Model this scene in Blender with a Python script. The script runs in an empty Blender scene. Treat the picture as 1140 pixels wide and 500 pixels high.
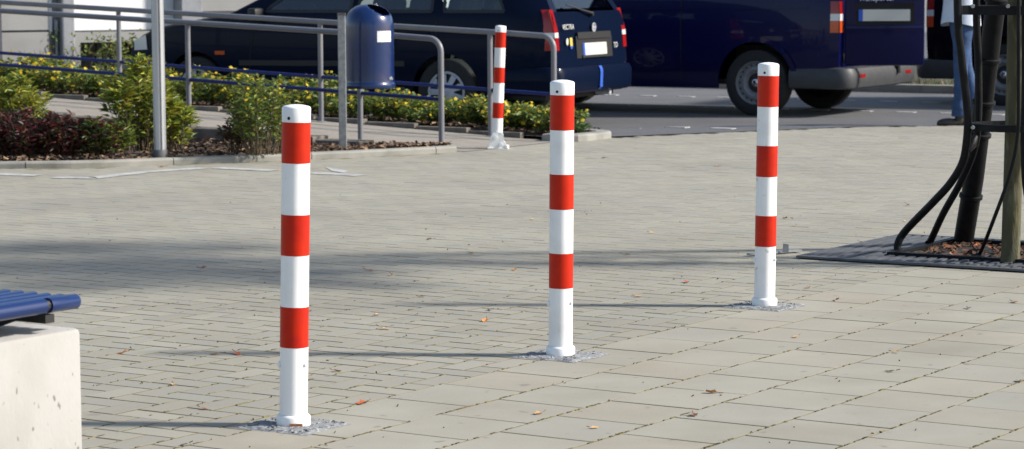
import bpy, bmesh, math, random
from math import sin, cos, pi, sqrt, radians, atan2
from mathutils import Vector, Matrix, Euler, noise
random.seed(11)
S = bpy.context.scene
col = S.collection

# ------------------------------------------------------------------ camera
F_PX, HC, PITCH, ROLL = 2815.55, 1.24435, 0.0973459, -0.00552867
cd = bpy.data.cameras.new('camera'); cam = bpy.data.objects.new('camera', cd); col.objects.link(cam)
cd.sensor_width = 36.0; cd.lens = 36.0 * F_PX / 1140.0; cd.clip_start = 0.05; cd.clip_end = 3000
cp, sp = cos(PITCH), sin(PITCH)
_R0, _D0, _F = Vector((1, 0, 0)), Vector((0, -sp, -cp)), Vector((0, cp, -sp))
_R = cos(ROLL) * _R0 - sin(ROLL) * _D0; _D = sin(ROLL) * _R0 + cos(ROLL) * _D0
CAMPOS = Vector((0, 0, HC))
cam.matrix_world = Matrix(((_R.x, -_D.x, -_F.x, 0), (_R.y, -_D.y, -_F.y, 0), (_R.z, -_D.z, -_F.z, HC), (0, 0, 0, 1)))
cd.dof.use_dof = True; cd.dof.focus_distance = 8.8; cd.dof.aperture_fstop = 10.0
S.camera = cam

# ------------------------------------------------------------------ light
SUN_EL = radians(34); SUN_FROM = Vector((1.0, -0.085, 0)).normalized()
w = bpy.data.worlds.new('World'); S.world = w; w.use_nodes = True
nt = w.node_tree; bg = nt.nodes['Background']
sky = nt.nodes.new('ShaderNodeTexSky'); sky.sky_type = 'NISHITA'; sky.sun_disc = False
sky.sun_elevation = SUN_EL; sky.sun_rotation = atan2(SUN_FROM.x, SUN_FROM.y)
sky.air_density = 1.0; sky.dust_density = 1.2; sky.ozone_density = 1.0
nt.links.new(sky.outputs[0], bg.inputs[0]); bg.inputs[1].default_value = 0.11
sd = bpy.data.lights.new('sun', 'SUN'); sun = bpy.data.objects.new('sun', sd); col.objects.link(sun)
sd.energy = 4.2; sd.angle = radians(4.6); sd.color = (1.0, 0.95, 0.87)
sv = Vector((SUN_FROM.x * cos(SUN_EL), SUN_FROM.y * cos(SUN_EL), sin(SUN_EL)))
sun.rotation_euler = sv.to_track_quat('Z', 'Y').to_euler(); sun.location = sv * 60
S.view_settings.view_transform = 'Standard'; S.view_settings.look = 'None'
S.view_settings.exposure = 0.72; S.view_settings.gamma = 1.0; S.view_settings.use_curve_mapping = False

# ------------------------------------------------------------------ helpers
TH = 0.994774
EV = Vector((cos(TH), sin(TH), 0)); NV = Vector((sin(TH), -cos(TH), 0))      # paving axes: along a row, across rows
def EN(e, n, z=0.0): return EV * e + NV * n + Vector((0, 0, z))
def toEN(p): return (p.x * EV.x + p.y * EV.y, p.x * NV.x + p.y * NV.y)
def ray(px, py): return (_R * ((px - 570) / F_PX) + _D * ((py - 250) / F_PX) + _F)
def onz(px, py, z=0.0):
    d = ray(px, py); return CAMPOS + d * ((z - HC) / d.z)
def onY(px, py, Y):
    d = ray(px, py); return CAMPOS + d * (Y / d.y)
def project(p):
    v = Vector(p) - CAMPOS; z = v.dot(_F); return 570 + F_PX * v.dot(_R) / z, 250 + F_PX * v.dot(_D) / z
def sstep(a, b, x):
    t = max(0.0, min(1.0, (x - a) / (b - a))); return t * t * (3 - 2 * t)

class MB:
    def __init__(s): s.v = []; s.f = []; s.c = []; s.m = []
    def add(s, vs, fs, tone=(1, 1, 1), mi=0):
        b = len(s.v); s.v.extend([tuple(p) for p in vs])
        for f in fs: s.f.append(tuple(b + i for i in f)); s.c.append(tone); s.m.append(mi)
        return s
    def box(s, c, size, rot=None, tone=(1, 1, 1), mi=0, bev=0.0):
        hx, hy, hz = [q / 2 for q in size]; c = Vector(c)
        M = rot if rot is not None else Matrix.Identity(3)
        if bev <= 0:
            P = [(x, y, z) for z in (-hz, hz) for y in (-hy, hy) for x in (-hx, hx)]
            fs = [(0, 2, 3, 1), (4, 5, 7, 6), (0, 1, 5, 4), (2, 6, 7, 3), (0, 4, 6, 2), (1, 3, 7, 5)]
            return s.add([M @ Vector(p) + c for p in P], fs, tone, mi)
        bm = bmesh.new(); bmesh.ops.create_cube(bm, size=1)
        for v in bm.verts: v.co = Vector((v.co.x * size[0], v.co.y * size[1], v.co.z * size[2]))
        bmesh.ops.bevel(bm, geom=bm.edges[:], offset=bev, segments=2, affect='EDGES', profile=0.5)
        bm.verts.index_update()
        s.add([M @ v.co + c for v in bm.verts], [[v.index for v in f.verts] for f in bm.faces], tone, mi); bm.free(); return s
    def tube(s, pts, r, n=12, caps=True, tone=(1, 1, 1), mi=0, ry=None):
        pts = [Vector(p) for p in pts]; N = len(pts)
        rs = r if isinstance(r, (list, tuple)) else [r] * N
        vs = []; fs = []; up = None
        for i, p in enumerate(pts):
            t = (pts[min(i + 1, N - 1)] - pts[max(i - 1, 0)]).normalized()
            if up is None: up = Vector((0, 0, 1)) if abs(t.z) < 0.9 else Vector((1, 0, 0))
            a = (up - t * up.dot(t)).normalized(); b = t.cross(a); up = a
            for k in range(n):
                g = 2 * pi * k / n; vs.append(p + (a * cos(g) + b * sin(g) * (ry or 1)) * rs[i])
        for i in range(N - 1):
            for k in range(n):
                fs.append((i * n + k, i * n + (k + 1) % n, (i + 1) * n + (k + 1) % n, (i + 1) * n + k))
        if caps: fs.append(tuple(range(n - 1, -1, -1))); fs.append(tuple((N - 1) * n + k for k in range(n)))
        return s.add(vs, fs, tone, mi)
    def lathe(s, prof, n=24, M=None, capb=True, capt=True, tone=(1, 1, 1), mi=0):
        vs = []; fs = []; M = M or Matrix.Identity(4)
        for (r, z) in prof:
            for k in range(n):
                g = 2 * pi * k / n; vs.append(M @ Vector((r * cos(g), r * sin(g), z)))
        for i in range(len(prof) - 1):
            for k in range(n): fs.append((i * n + k, i * n + (k + 1) % n, (i + 1) * n + (k + 1) % n, (i + 1) * n + k))
        if capb: fs.append(tuple(range(n - 1, -1, -1)))
        if capt: fs.append(tuple((len(prof) - 1) * n + k for k in range(n)))
        return s.add(vs, fs, tone, mi)
    def prism(s, poly, off, tone=(1, 1, 1), mi=0):
        n = len(poly); off = Vector(off); P = [Vector(p) for p in poly]
        return s.add(P + [p + off for p in P], [tuple(range(n - 1, -1, -1)), tuple(range(n, 2 * n))] + [(i, (i + 1) % n, n + (i + 1) % n, n + i) for i in range(n)], tone, mi)
    def mesh(s, name, mats, smooth=False, attr=True):
        me = bpy.data.meshes.new(name); me.from_pydata(s.v, [], s.f)
        for m in (mats if isinstance(mats, (list, tuple)) else [mats]): me.materials.append(m)
        if attr:
            a = me.color_attributes.new('tone', 'FLOAT_COLOR', 'CORNER'); buf = []
            for f, c in zip(s.f, s.c): buf.extend((c[0], c[1], c[2], 1.0) * len(f))
            a.data.foreach_set('color', buf)
        if any(s.m): me.polygons.foreach_set('material_index', s.m)
        if smooth: me.polygons.foreach_set('use_smooth', [True] * len(s.f))
        me.update(); return me
    def build(s, name, mats, parent=None, smooth=False, fix=False, sharp=None):
        me = s.mesh(name, mats, smooth)
        if fix:
            bm = bmesh.new(); bm.from_mesh(me); bmesh.ops.remove_doubles(bm, verts=bm.verts, dist=1e-5)
            bmesh.ops.recalc_face_normals(bm, faces=bm.faces); bm.to_mesh(me); bm.free()
        if smooth: me.set_sharp_from_angle(angle=radians(sharp or 40))
        return link(name, me, parent)
def link(name, data, parent=None):
    o = bpy.data.objects.new(name, data); col.objects.link(o)
    if parent is not None: o.parent = parent
    return o
def tag(o, label=None, cat=None, group=None, kind=None):
    if label: o['label'] = label
    if cat: o['category'] = cat
    if group: o['group'] = group
    if kind: o['kind'] = kind
    return o
def thing(name, loc, label, cat, group=None, rz=0.0):
    o = link(name, None); o.location = loc; o.rotation_euler = (0, 0, rz); o.empty_display_size = 0.1
    return tag(o, label, cat, group)
def ROT(*cols): return Matrix(cols).transposed()          # 3x3 from column vectors

# ------------------------------------------------------------------ materials
def mat(name, c1, c2=None, scale=8.0, rough=0.7, rough2=None, bump=0.0, bscale=60.0, metal=0.0, coat=0.0, spec=0.5, tone=False,
        fine=None, fscale=250.0, stretch=None, trans=0.0, obj=False, emit=None, dirt=None, dscale=2.0, detail=5.0, spots=None, sscale=75.0):
    m = bpy.data.materials.new(name); m.use_nodes = True; t = m.node_tree; N = t.nodes; L = t.links
    b = N['Principled BSDF']; b.inputs['Metallic'].default_value = metal; b.inputs['Roughness'].default_value = rough
    b.inputs['Coat Weight'].default_value = coat; b.inputs['Specular IOR Level'].default_value = spec
    if coat: b.inputs['Coat Roughness'].default_value = 0.04
    geo = N.new('ShaderNodeTexCoord'); src = geo.outputs['Object']
    if not obj: g2 = N.new('ShaderNodeNewGeometry'); src = g2.outputs['Position']
    if stretch: mp = N.new('ShaderNodeMapping'); mp.inputs['Scale'].default_value = stretch; L.new(src, mp.inputs[0]); src = mp.outputs[0]
    def nz(sc, det=detail):
        n = N.new('ShaderNodeTexNoise'); n.inputs['Scale'].default_value = sc; n.inputs['Detail'].default_value = det; L.new(src, n.inputs['Vector']); return n
    def mix(fac, a, bb, mode='MIX'):
        x = N.new('ShaderNodeMix'); x.data_type = 'RGBA'; x.blend_type = mode
        if isinstance(fac, float): x.inputs[0].default_value = fac
        else: L.new(fac, x.inputs[0])
        for i, q in ((6, a), (7, bb)):
            if isinstance(q, tuple): x.inputs[i].default_value = (*q[:3], 1)
            else: L.new(q, x.inputs[i])
        return x.outputs[2]
    def ramp(o, a, bq):
        r = N.new('ShaderNodeMapRange'); r.inputs[1].default_value = a; r.inputs[2].default_value = bq; L.new(o, r.inputs[0]); return r.outputs[0]
    c = (*c1[:3],)
    n1 = nz(scale)
    cur = c
    if c2: cur = mix(ramp(n1.outputs[0], 0.35, 0.65), c, tuple(c2))
    if fine: cur = mix(ramp(nz(fscale, 2).outputs[0], 0.35, 0.65), cur, tuple(fine)) if False else mix(ramp(nz(fscale, 2).outputs[0], 0.52, 0.72), cur, tuple(fine))
    if dirt: cur = mix(ramp(nz(dscale, 6).outputs[0], 0.5, 0.75), cur, tuple(dirt))
    if spots: cur = mix(ramp(nz(sscale, 1).outputs[0], .70, .76), cur, tuple(spots))
    if tone:
        a = N.new('ShaderNodeAttribute'); a.attribute_name = 'tone'; cur = mix(1.0, cur, a.outputs['Color'], 'MULTIPLY')
    if isinstance(cur, tuple): b.inputs['Base Color'].default_value = (*cur, 1)
    else: L.new(cur, b.inputs['Base Color'])
    if rough2 is not None:
        r = N.new('ShaderNodeMapRange'); r.inputs[1].default_value = .3; r.inputs[2].default_value = .7; r.inputs[3].default_value = rough; r.inputs[4].default_value = rough2
        L.new(nz(scale * 2).outputs[0], r.inputs[0]); L.new(r.outputs[0], b.inputs['Roughness'])
    if bump:
        bp = N.new('ShaderNodeBump'); bp.inputs['Strength'].default_value = 1.0; bp.inputs['Distance'].default_value = bump
        L.new(nz(bscale, 4).outputs[0], bp.inputs['Height']); L.new(bp.outputs[0], b.inputs['Normal'])
    if trans:
        out = N['Material Output']; tr = N.new('ShaderNodeBsdfTranslucent'); ms = N.new('ShaderNodeMixShader'); ms.inputs[0].default_value = trans
        if isinstance(cur, tuple): tr.inputs[0].default_value = (*cur, 1)
        else: L.new(cur, tr.inputs[0])
        L.new(b.outputs[0], ms.inputs[1]); L.new(tr.outputs[0], ms.inputs[2]); L.new(ms.outputs[0], out.inputs[0])
    return m
def glass_mat(name, tint=(0.75, 0.85, 0.85), refl=0.12):
    m = bpy.data.materials.new(name); m.use_nodes = True; t = m.node_tree; N = t.nodes; L = t.links
    for q in list(N):
        if q.type == 'BSDF_PRINCIPLED': N.remove(q)
    out = N['Material Output']; a = N.new('ShaderNodeBsdfTransparent'); a.inputs[0].default_value = (*tint, 1)
    g = N.new('ShaderNodeBsdfGlossy'); g.inputs['Roughness'].default_value = 0.02
    fr = N.new('ShaderNodeFresnel'); fr.inputs[0].default_value = 1.55
    ad = N.new('ShaderNodeMath'); ad.inputs[1].default_value = refl * .5; L.new(fr.outputs[0], ad.inputs[0])
    mx = N.new('ShaderNodeMixShader'); L.new(ad.outputs[0], mx.inputs[0]); L.new(a.outputs[0], mx.inputs[1]); L.new(g.outputs[0], mx.inputs[2]); L.new(mx.outputs[0], out.inputs[0])
    return m

M = {}
M['slab'] = mat('slab_concrete', (0.301, 0.283, 0.229), (0.268, 0.249, 0.202), 3.0, .85, bump=.0006, bscale=220, tone=True, fine=(0.362, 0.342, 0.282), fscale=420, dirt=(0.245, 0.224, 0.174), dscale=1.7, spots=(0.210, 0.195, 0.166), sscale=17)
M['paver'] = mat('paver_concrete', (0.287, 0.269, 0.218), (0.251, 0.236, 0.193), 1.6, .85, bump=.0007, bscale=200, tone=True, fine=(0.335, 0.315, 0.262), fscale=380, dirt=(0.229, 0.214, 0.176), dscale=.7, spots=(0.216, 0.201, 0.171), sscale=13)
M['joint'] = mat('joint_sand', (0.240, 0.210, 0.140), (0.115, 0.110, 0.045), 14, .95, bump=.002, bscale=90, dirt=(0.060, 0.060, 0.020), dscale=5)
M['asphalt'] = mat('dark_paving', (0.095, 0.096, 0.102), (0.077, 0.078, 0.084), 2.0, .85, bump=.0015, bscale=160, fine=(0.144, 0.144, 0.149), fscale=130, dirt=(0.117, 0.117, 0.117), dscale=.8)
M['ground'] = mat('outer_ground', (.20, .20, .19), (.16, .16, .15), 1.0, .9)
M['whitepaint'] = mat('worn_white_paint', (0.476, 0.469, 0.442), (0.340, 0.333, 0.320), 22, .8, dirt=(0.272, 0.265, 0.252), dscale=9)
M['kerb'] = mat('kerb_concrete', (0.300, 0.289, 0.255), (0.240, 0.232, 0.207), 6, .88, bump=.001, bscale=120, tone=True, dirt=(0.180, 0.173, 0.146), dscale=3)
M['path'] = mat('path_concrete', (0.265, 0.238, 0.199), (0.218, 0.195, 0.164), 5, .9, bump=.002, bscale=150, fine=(0.328, 0.296, 0.257), fscale=90)
M['block'] = mat('block_concrete', (.17, .15, .125), (.115, .10, .085), 9, .95, bump=.003, bscale=80, tone=True)
M['soil'] = mat('soil', (.085, .06, .04), (.05, .035, .022), 20, .95, bump=.01, bscale=40)
M['chip'] = mat('bark_chip', (.16, .105, .068), (.095, .06, .04), 30, .9, tone=True)
M['white'] = mat('white_powder_coat', (.84, .84, .83), (.81, .81, .805), 6, .38, spec=.45, dirt=(.72, .715, .695), dscale=9, spots=(.52, .50, .45), sscale=30)
M['red'] = mat('red_reflective_film', (0.50, 0.017, 0.002), (0.45, 0.014, 0.002), 30, .4, spec=.22, dirt=(0.391, 0.010, 0.005), dscale=14)
M['black'] = mat('black_hole', (.01, .01, .01), rough=.9)
M['rust'] = mat('rust', (.28, .1, .03), (.15, .05, .02), 60, .9)
M['mortar'] = mat('mortar', (0.230, 0.238, 0.246), (0.136, 0.140, 0.145), 45, .95, bump=.006, bscale=60, fine=(0.408, 0.408, 0.399), fscale=120)
M['stone'] = mat('mortar_gravel', (0.270, 0.270, 0.266), (0.150, 0.150, 0.150), 70, .9, tone=True)
M['greymetal'] = mat('grey_rail_paint', (0.168, 0.168, 0.187), (0.148, 0.148, 0.165), 5, .42, spec=.5, dirt=(0.195, 0.191, 0.191), dscale=6)
M['galv'] = mat('galvanised_steel', (0.288, 0.296, 0.308), (0.200, 0.208, 0.216), 30, .5, metal=.35)
M['bluerail'] = mat('blue_rail_paint', (.007, .017, .115), (.006, .014, .10), 5, .4, spec=.3)
M['binblue'] = mat('blue_bin_paint', (0.002, 0.018, 0.088), (0.002, 0.014, 0.076), 6, .3, coat=.65, spec=.35, dirt=(0.006, 0.020, 0.080), dscale=12)
M['benchblue'] = mat('blue_bench_paint', (0.005, 0.021, 0.094), (0.005, 0.018, 0.083), 7, .32, coat=.25, spec=.35)
M['alu'] = mat('aluminium_pole', (0.442, 0.451, 0.468), (0.374, 0.383, 0.399), 10, .38, metal=.55, stretch=(0.850, 0.850, 0.128))
M['darkgrey'] = mat('dark_collar', (.09, .09, .095), (.07, .07, .07), 20, .6)
M['sticker'] = mat('torn_white_sticker', (.72, .72, .71), (.55, .56, .58), 40, .6)
M['navy'] = mat('navy_car_paint', (.002, .003, .042), rough=.33, coat=.28, spec=.15)
M['navy2'] = mat('blue_black_car_paint', (.0025, .006, .020), rough=.35, coat=.10, spec=.06)
M['darkcar'] = mat('dark_vehicle_paint', (.002, .002, .006), rough=.4, coat=.12, spec=.1)
M['maroon'] = mat('maroon_bumper', (.035, .006, .014), rough=.4, coat=.3)
M['plastic'] = mat('grey_bumper_plastic', (.045, .047, .05), (.035, .036, .04), 12, .55)
M['blackp'] = mat('black_plastic', (.012, .012, .013), rough=.55)
M['steelrim'] = mat('steel_rim', (.20, .205, .22), (.15, .155, .165), 20, .45)
M['tyre'] = mat('tyre_rubber', (.014, .014, .015), (.02, .02, .02), 30, .85)
M['rim'] = mat('silver_rim', (0.440, 0.448, 0.480), (0.368, 0.376, 0.400), 20, .4)
M['chrome'] = mat('chrome', (.75, .76, .78), rough=.15, metal=1.0)
M['lampred'] = mat('red_lamp_lens', (.26, .008, .008), rough=.15, coat=.3)
M['lampclear'] = mat('clear_lamp_lens', (.62, .62, .60), rough=.15, coat=.6)
M['lamporange'] = mat('orange_lamp_lens', (.50, .06, .008), rough=.15, coat=.3)
M['plate'] = mat('number_plate', (0.527, 0.518, 0.476), rough=.45)
M['plateblue'] = mat('plate_blue', (.02, .08, .45), rough=.45)
M['yellowst'] = mat('sticker_yellow', (.55, .42, .06), rough=.5)
M['tape'] = mat('blue_tape', (.03, .10, .45), rough=.4)
M['cabin'] = mat('cabin_trim', (.045, .05, .06), (.03, .03, .035), 6, .8)
M['glass'] = glass_mat('car_glass', (.84, .93, .92), .15)
M['gdark'] = glass_mat('tinted_glass', (.10, .12, .14), .16)
M['seam'] = mat('panel_gap', (.003, .003, .004), rough=.8)
M['iron'] = mat('black_cast_iron', (.005, .0055, .007), (.009, .0095, .011), 25, .5, spec=.14, bump=.0008, bscale=150)
M['grate'] = mat('grate_iron', (0.102, 0.105, 0.114), (0.074, 0.077, 0.084), 15, .6, metal=.1)
M['bark'] = mat('young_bark', (0.090, 0.084, 0.039), (0.051, 0.045, 0.025), 14, .9, bump=.010, bscale=60, stretch=(0.725, 0.725, 0.228), fine=(0.123, 0.123, 0.072), fscale=40)
M['leaf'] = mat('leaf', (1.0, 1.0, 1.0), rough=.5, tone=True, trans=.3)
M['petal'] = mat('petal', (0.680, 0.527, 0.013), (0.612, 0.425, 0.009), 40, .6, tone=True, trans=.25)
M['stem'] = mat('stem', (.10, .075, .035), (.07, .05, .025), 30, .8)
M['deadleaf'] = mat('dead_leaf', (.36, .17, .06), (.25, .10, .035), 60, .8, tone=True)
M['concrete'] = mat('bench_concrete', (0.348, 0.339, 0.324), (0.320, 0.311, 0.295), 5, .85, bump=.0015, bscale=90, dirt=(0.278, 0.261, 0.237), dscale=5, stretch=(0.696, 0.696, 0.430), spots=(0.167, 0.150, 0.122))
M['wallgrey'] = mat('grey_render', (0.297, 0.293, 0.279), (0.243, 0.239, 0.230), 1.2, .9, bump=.002, bscale=70, dirt=(0.198, 0.189, 0.180), dscale=1.1)
M['wallwhite'] = mat('white_render', (.74, .74, .73), (.68, .68, .67), 1.5, .9, bump=.001, bscale=70)
M['walldark'] = mat('dark_panel', (.065, .068, .08), (.05, .052, .06), 2, .7)
M['windowdark'] = mat('dark_window', (.015, .017, .02), rough=.12)
M['pipe'] = mat('grey_pipe', (.25, .255, .27), (.2, .2, .215), 8, .5)
M['jeans'] = mat('blue_denim', (0.034, 0.076, 0.178), (0.020, 0.047, 0.119), 9, .9, bump=.02, bscale=11)
M['shirt'] = mat('pale_shirt', (0.510, 0.561, 0.646), (0.459, 0.510, 0.595), 8, .85, bump=.004, bscale=14)
M['skin'] = mat('skin', (.50, .30, .21), (.46, .27, .19), 10, .55)
M['shoe'] = mat('dark_shoe', (.022, .018, .016), (.03, .025, .02), 12, .5)
M['hair'] = mat('hair', (.05, .032, .02), (.03, .02, .012), 60, .6)
M['grass'] = mat('grass_verge', (0.036, 0.039, 0.015), (0.042, 0.030, 0.018), 12, .9)

# ------------------------------------------------------------------ ground sheets
def groundz(x, y):
    e, n = x * EV.x + y * EV.y, x * NV.x + y * NV.y
    a = 17.5 + 1.8 * sstep(-11.2, -9.0, n); return -0.12 * sstep(a, a + 1.5, e)
def sheet(name, xs, ys, z, m, kind='structure', parent=None):
    b = MB(); nx, ny = len(xs), len(ys)
    b.add([(x, y, z(x, y)) for y in ys for x in xs], [(j * nx + i, j * nx + i + 1, (j + 1) * nx + i + 1, (j + 1) * nx + i) for j in range(ny - 1) for i in range(nx - 1)])
    o = b.build(name, m, parent); 
    if kind: o['kind'] = kind
    return o
o = sheet('ground', [-900, -300, -100, -40, -12, 0, 12, 40, 100, 300, 900], [-300, -60, 0, 4, 20, 40, 100, 300, 1200], lambda x, y: -0.36, M['ground'])

# road: dark paved lane behind the plaza
KERB = [(-6.2, 16.35), (-4.6, 16.58), (-3.39, 16.72), (-2.8, 16.79), (-2.24, 17.04), (-1.66, 17.31), (-1.37, 17.47), (-.88, 17.76), (-.39, 18.1)]
ASP = [(.80, 19.74), (1.81, 20.28), (2.9, 20.90), (4.24, 21.02), (6.0, 21.1), (9.5, 21.2)]
def asp_y(x):
    if x <= ASP[0][0]: return ASP[0][1] - (ASP[0][0] - x) * 0.55
    for (a, b), (c, d) in zip(ASP, ASP[1:]):
        if a <= x <= c: return b + (d - b) * (x - a) / (c - a)
    return ASP[-1][1]
plaza = sheet('plaza', [-9 + i * .5 for i in range(38)], [1 + i * .2 for i in range(105)], lambda x, y: -0.0015 if y < asp_y(x) - .02 else groundz(x, y) - .06, M['joint'])
b = MB(); xs = [-16 + .4 * i for i in range(95)]; rows = [0, .3, .6, .9, 1.2, 1.5, 1.8, 2.1, 2.5, 3, 3.5, 4, 4.5, 5, 6, 7, 8, 10, 13, 18, 26, 40]
vs = []
for r in rows:
    for x in xs:
        y0 = max(asp_y(x), 19.2) if x > -.6 else 19.2 + (-.6 - x) * .65
        vs.append((x, y0 + r, groundz(x, y0 + r) + .004))
nx = len(xs)
b.add(vs, [(j * nx + i, j * nx + i + 1, (j + 1) * nx + i + 1, (j + 1) * nx + i) for j in range(len(rows) - 1) for i in range(nx - 1)])
road = b.build('road', M['asphalt'], None, smooth=True); road['kind'] = 'structure'
# pale paving stones set flush in the road as dashed bay lines
def dash(e, n, l=.2, wd=.09):
    b = MB(); z = groundz(*(EN(e, n).xy)) + .009
    P = [EN(e + de, n + dn) for de, dn in ((-wd / 2, -l / 2), (-wd / 2, l / 2), (wd / 2, l / 2), (wd / 2, -l / 2))]
    b.prism([(p.x, p.y, groundz(p.x, p.y) - .02) for p in P], (0, 0, .029))
    return b.build('white_dash', M['whitepaint'], road)
for i in range(26):
    q = EN(18.28, -11.1 + .43 * i)
    if q.y > asp_y(q.x) + .2: dash(18.28, -11.1 + .43 * i)
for i in range(24): dash(23.3, -14.2 + .47 * i)
for i in range(20): dash(25.2, -15.0 + .5 * i)

# ------------------------------------------------------------------ plaza paving
def inpoly(x, y, P):
    c = False; j = len(P) - 1
    for i in range(len(P)):
        if (P[i][1] > y) != (P[j][1] > y) and x < (P[j][0] - P[i][0]) * (y - P[i][1]) / (P[j][1] - P[i][1]) + P[i][0]: c = not c
        j = i
    return c
PLZ = [(-6.2, 16.28)] + [(x, y - .06) for x, y in KERB[1:]] + [(-.42, 18.22), (-.5, 18.6), (.12, 19.14), (.46, 19.1), (.80, 19.66)] + ASP[1:] + [(9.5, 2), (-6.2, 2)]
C0 = -4.3776
BOL = [(-0.61441, 6.98645), (0.15787, 8.27484), (0.95425, 9.50273)]
BOLEN = [toEN(Vector((x, y, 0))) for x, y in BOL]
GR_E0, GR_E1, GR_N0, GR_N1 = 10.0, 11.12, -5.0, -3.45       # tree grate rectangle
def visible(x, y, m=0.0): return abs(x) < .2025 * y + 2.1 + m and 4.4 < y < 21.3
def piece(b, e0, e1, n0, n1, top, tone, ch=.0035, tilt=(0, 0), depth=.012, org=None, ar=0.0):
    oe, on = org if org else (0, 0)
    cx, cn = (e0 + e1) / 2, (n0 + n1) / 2
    def P(e, n, z):
        z += tilt[0] * (e - cx) + tilt[1] * (n - cn)
        q = EV * (e - oe) + NV * (n - on); return (q.x, q.y, z)
    vs = [P(e0, n0, top - depth), P(e1, n0, top - depth), P(e1, n1, top - depth), P(e0, n1, top - depth),
          P(e0, n0, top - ch * .8), P(e1, n0, top - ch * .8), P(e1, n1, top - ch * .8), P(e0, n1, top - ch * .8),
          P(e0 + ch, n0 + ch, top), P(e1 - ch, n0 + ch, top), P(e1 - ch, n1 - ch, top), P(e0 + ch, n1 - ch, top)]
    # mossy, sand-stained arrises, their tone also darkened to keep sunlit edges dim
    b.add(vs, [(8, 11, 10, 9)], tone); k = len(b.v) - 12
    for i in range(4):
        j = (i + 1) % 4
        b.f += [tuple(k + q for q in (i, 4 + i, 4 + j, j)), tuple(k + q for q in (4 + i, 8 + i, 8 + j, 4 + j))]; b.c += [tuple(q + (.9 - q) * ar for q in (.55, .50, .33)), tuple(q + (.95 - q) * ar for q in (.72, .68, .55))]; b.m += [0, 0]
rng = random.Random(5)
def tone_rnd(s=.07):
    t = 1 + rng.gauss(0, s); k = rng.gauss(0, .012); return (t * (1 + k), t, t * (1 - k))
def nearbol(e, n, re=.1, rn=.1): return any(abs(e - be) < re and abs(n - bn) < rn for be, bn in BOLEN)
slabs = []; pavers = []
SZ = .3
for k in range(1, 30):
    off = 6.494 + (0 if k % 2 == 0 else .15)
    for i in range(-30, 40):
        e0 = off + SZ * i; n0 = C0 + SZ * (k - 1); c = EN(e0 + .15, n0 + .15)
        if not visible(c.x, c.y): continue
        if GR_E0 - .1 < e0 + .15 < GR_E1 + .1 and GR_N0 - .1 < n0 + .15 < GR_N1 + .1 and False: continue
        slabs.append((e0, e0 + SZ, n0, n0 + SZ))
U = .1
for i in range(-20, 240):
    for j in range(-160, 0):
        r = (i - j) % 4
        if r == 0: q = (i, i + 2, j, j + 1)
        elif r == 3: q = (i, i + 1, j, j + 2)
        else: continue
        e0, e1 = q[0] * U, q[1] * U; n0, n1 = C0 + q[2] * U, C0 + q[3] * U
        c = EN((e0 + e1) / 2, (n0 + n1) / 2)
        if not visible(c.x, c.y) or not inpoly(c.x, c.y, PLZ): continue
        if n1 > C0 + .001: n1 = C0
        pavers.append((e0, e1, n0, n1))
def shows(p):
    c = EN((p[0] + p[1]) / 2, (p[2] + p[3]) / 2); x, y = project(c); return -20 < x < 1160 and -20 < y < 515, c.length
def lay(lst, name, mname, gap, ch, hz, sig, variants, size):
    # a few shared variants (tilt and tone differ), laid as single objects where they show largest
    lst = sorted(lst, key=lambda p: (not shows(p)[0], shows(p)[1]))
    single, rest = lst[:300], lst[300:]
    cache = {}
    for p in single:
        se, sn = round(p[1] - p[0], 3), round(p[3] - p[2], 3)
        key = (se, sn, rng.randrange(variants))
        if key not in cache:
            b = MB(); g = gap / 2
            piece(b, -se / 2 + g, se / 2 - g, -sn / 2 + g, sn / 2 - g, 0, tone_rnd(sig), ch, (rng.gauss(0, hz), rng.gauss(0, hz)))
            cache[key] = b.mesh(name, M[mname])
        o = link(name, cache[key], plaza); o.location = EN((p[0] + p[1]) / 2 + rng.gauss(0, .0008), (p[2] + p[3]) / 2 + rng.gauss(0, .0008), rng.gauss(0, .0003))
        o.rotation_euler = (0, 0, rng.gauss(0, .003))
    if rest:
        b = MB(); g = gap / 2
        for p in rest:
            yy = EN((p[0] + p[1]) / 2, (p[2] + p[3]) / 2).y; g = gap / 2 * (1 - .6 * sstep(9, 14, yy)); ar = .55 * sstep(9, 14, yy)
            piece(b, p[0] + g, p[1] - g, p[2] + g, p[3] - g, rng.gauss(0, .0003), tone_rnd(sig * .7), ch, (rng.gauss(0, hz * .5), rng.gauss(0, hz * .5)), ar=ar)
        o = b.build(name + '_field', M[mname], plaza); o['kind'] = 'stuff'
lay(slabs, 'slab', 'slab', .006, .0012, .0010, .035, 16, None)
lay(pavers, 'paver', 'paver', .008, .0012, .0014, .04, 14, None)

# worn white paint line along the kerb
b = MB()
def strip(pts, wd, z=.0045):
    P = [Vector((x, y, z)) for x, y in pts]; vs = []
    for i, p in enumerate(P):
        t = (P[min(i + 1, len(P) - 1)] - P[max(i - 1, 0)]).normalized(); q = Vector((-t.y, t.x, 0)) * wd / 2
        j = 1 + .25 * noise.noise(p * 7); vs += [p - q * j, p + q * j]
    return vs, [(2 * i, 2 * i + 1, 2 * i + 3, 2 * i + 2) for i in range(len(P) - 1)]
def px_line(pts, n=10):
    out = []
    for (a, c) in zip(pts, pts[1:]):
        for k in range(n):
            t = k / n; p = onz(a[0] + (c[0] - a[0]) * t, a[1] + (c[1] - a[1]) * t); out.append((p.x, p.y))
    return out
for seg in ([(-40, 193), (48, 196)], [(60, 198), (104, 198.5), (160, 192), (232, 187)], [(240, 187.2), (310, 190.5)], [(345, 193), (375, 194), (404, 196)]):
    b.add(*strip(px_line(seg, 16), .125, .0032))
P = [onz(*q, .0032) for q in ((362, 186), (388, 190), (383, 192.5), (370, 190.5))]
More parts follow.
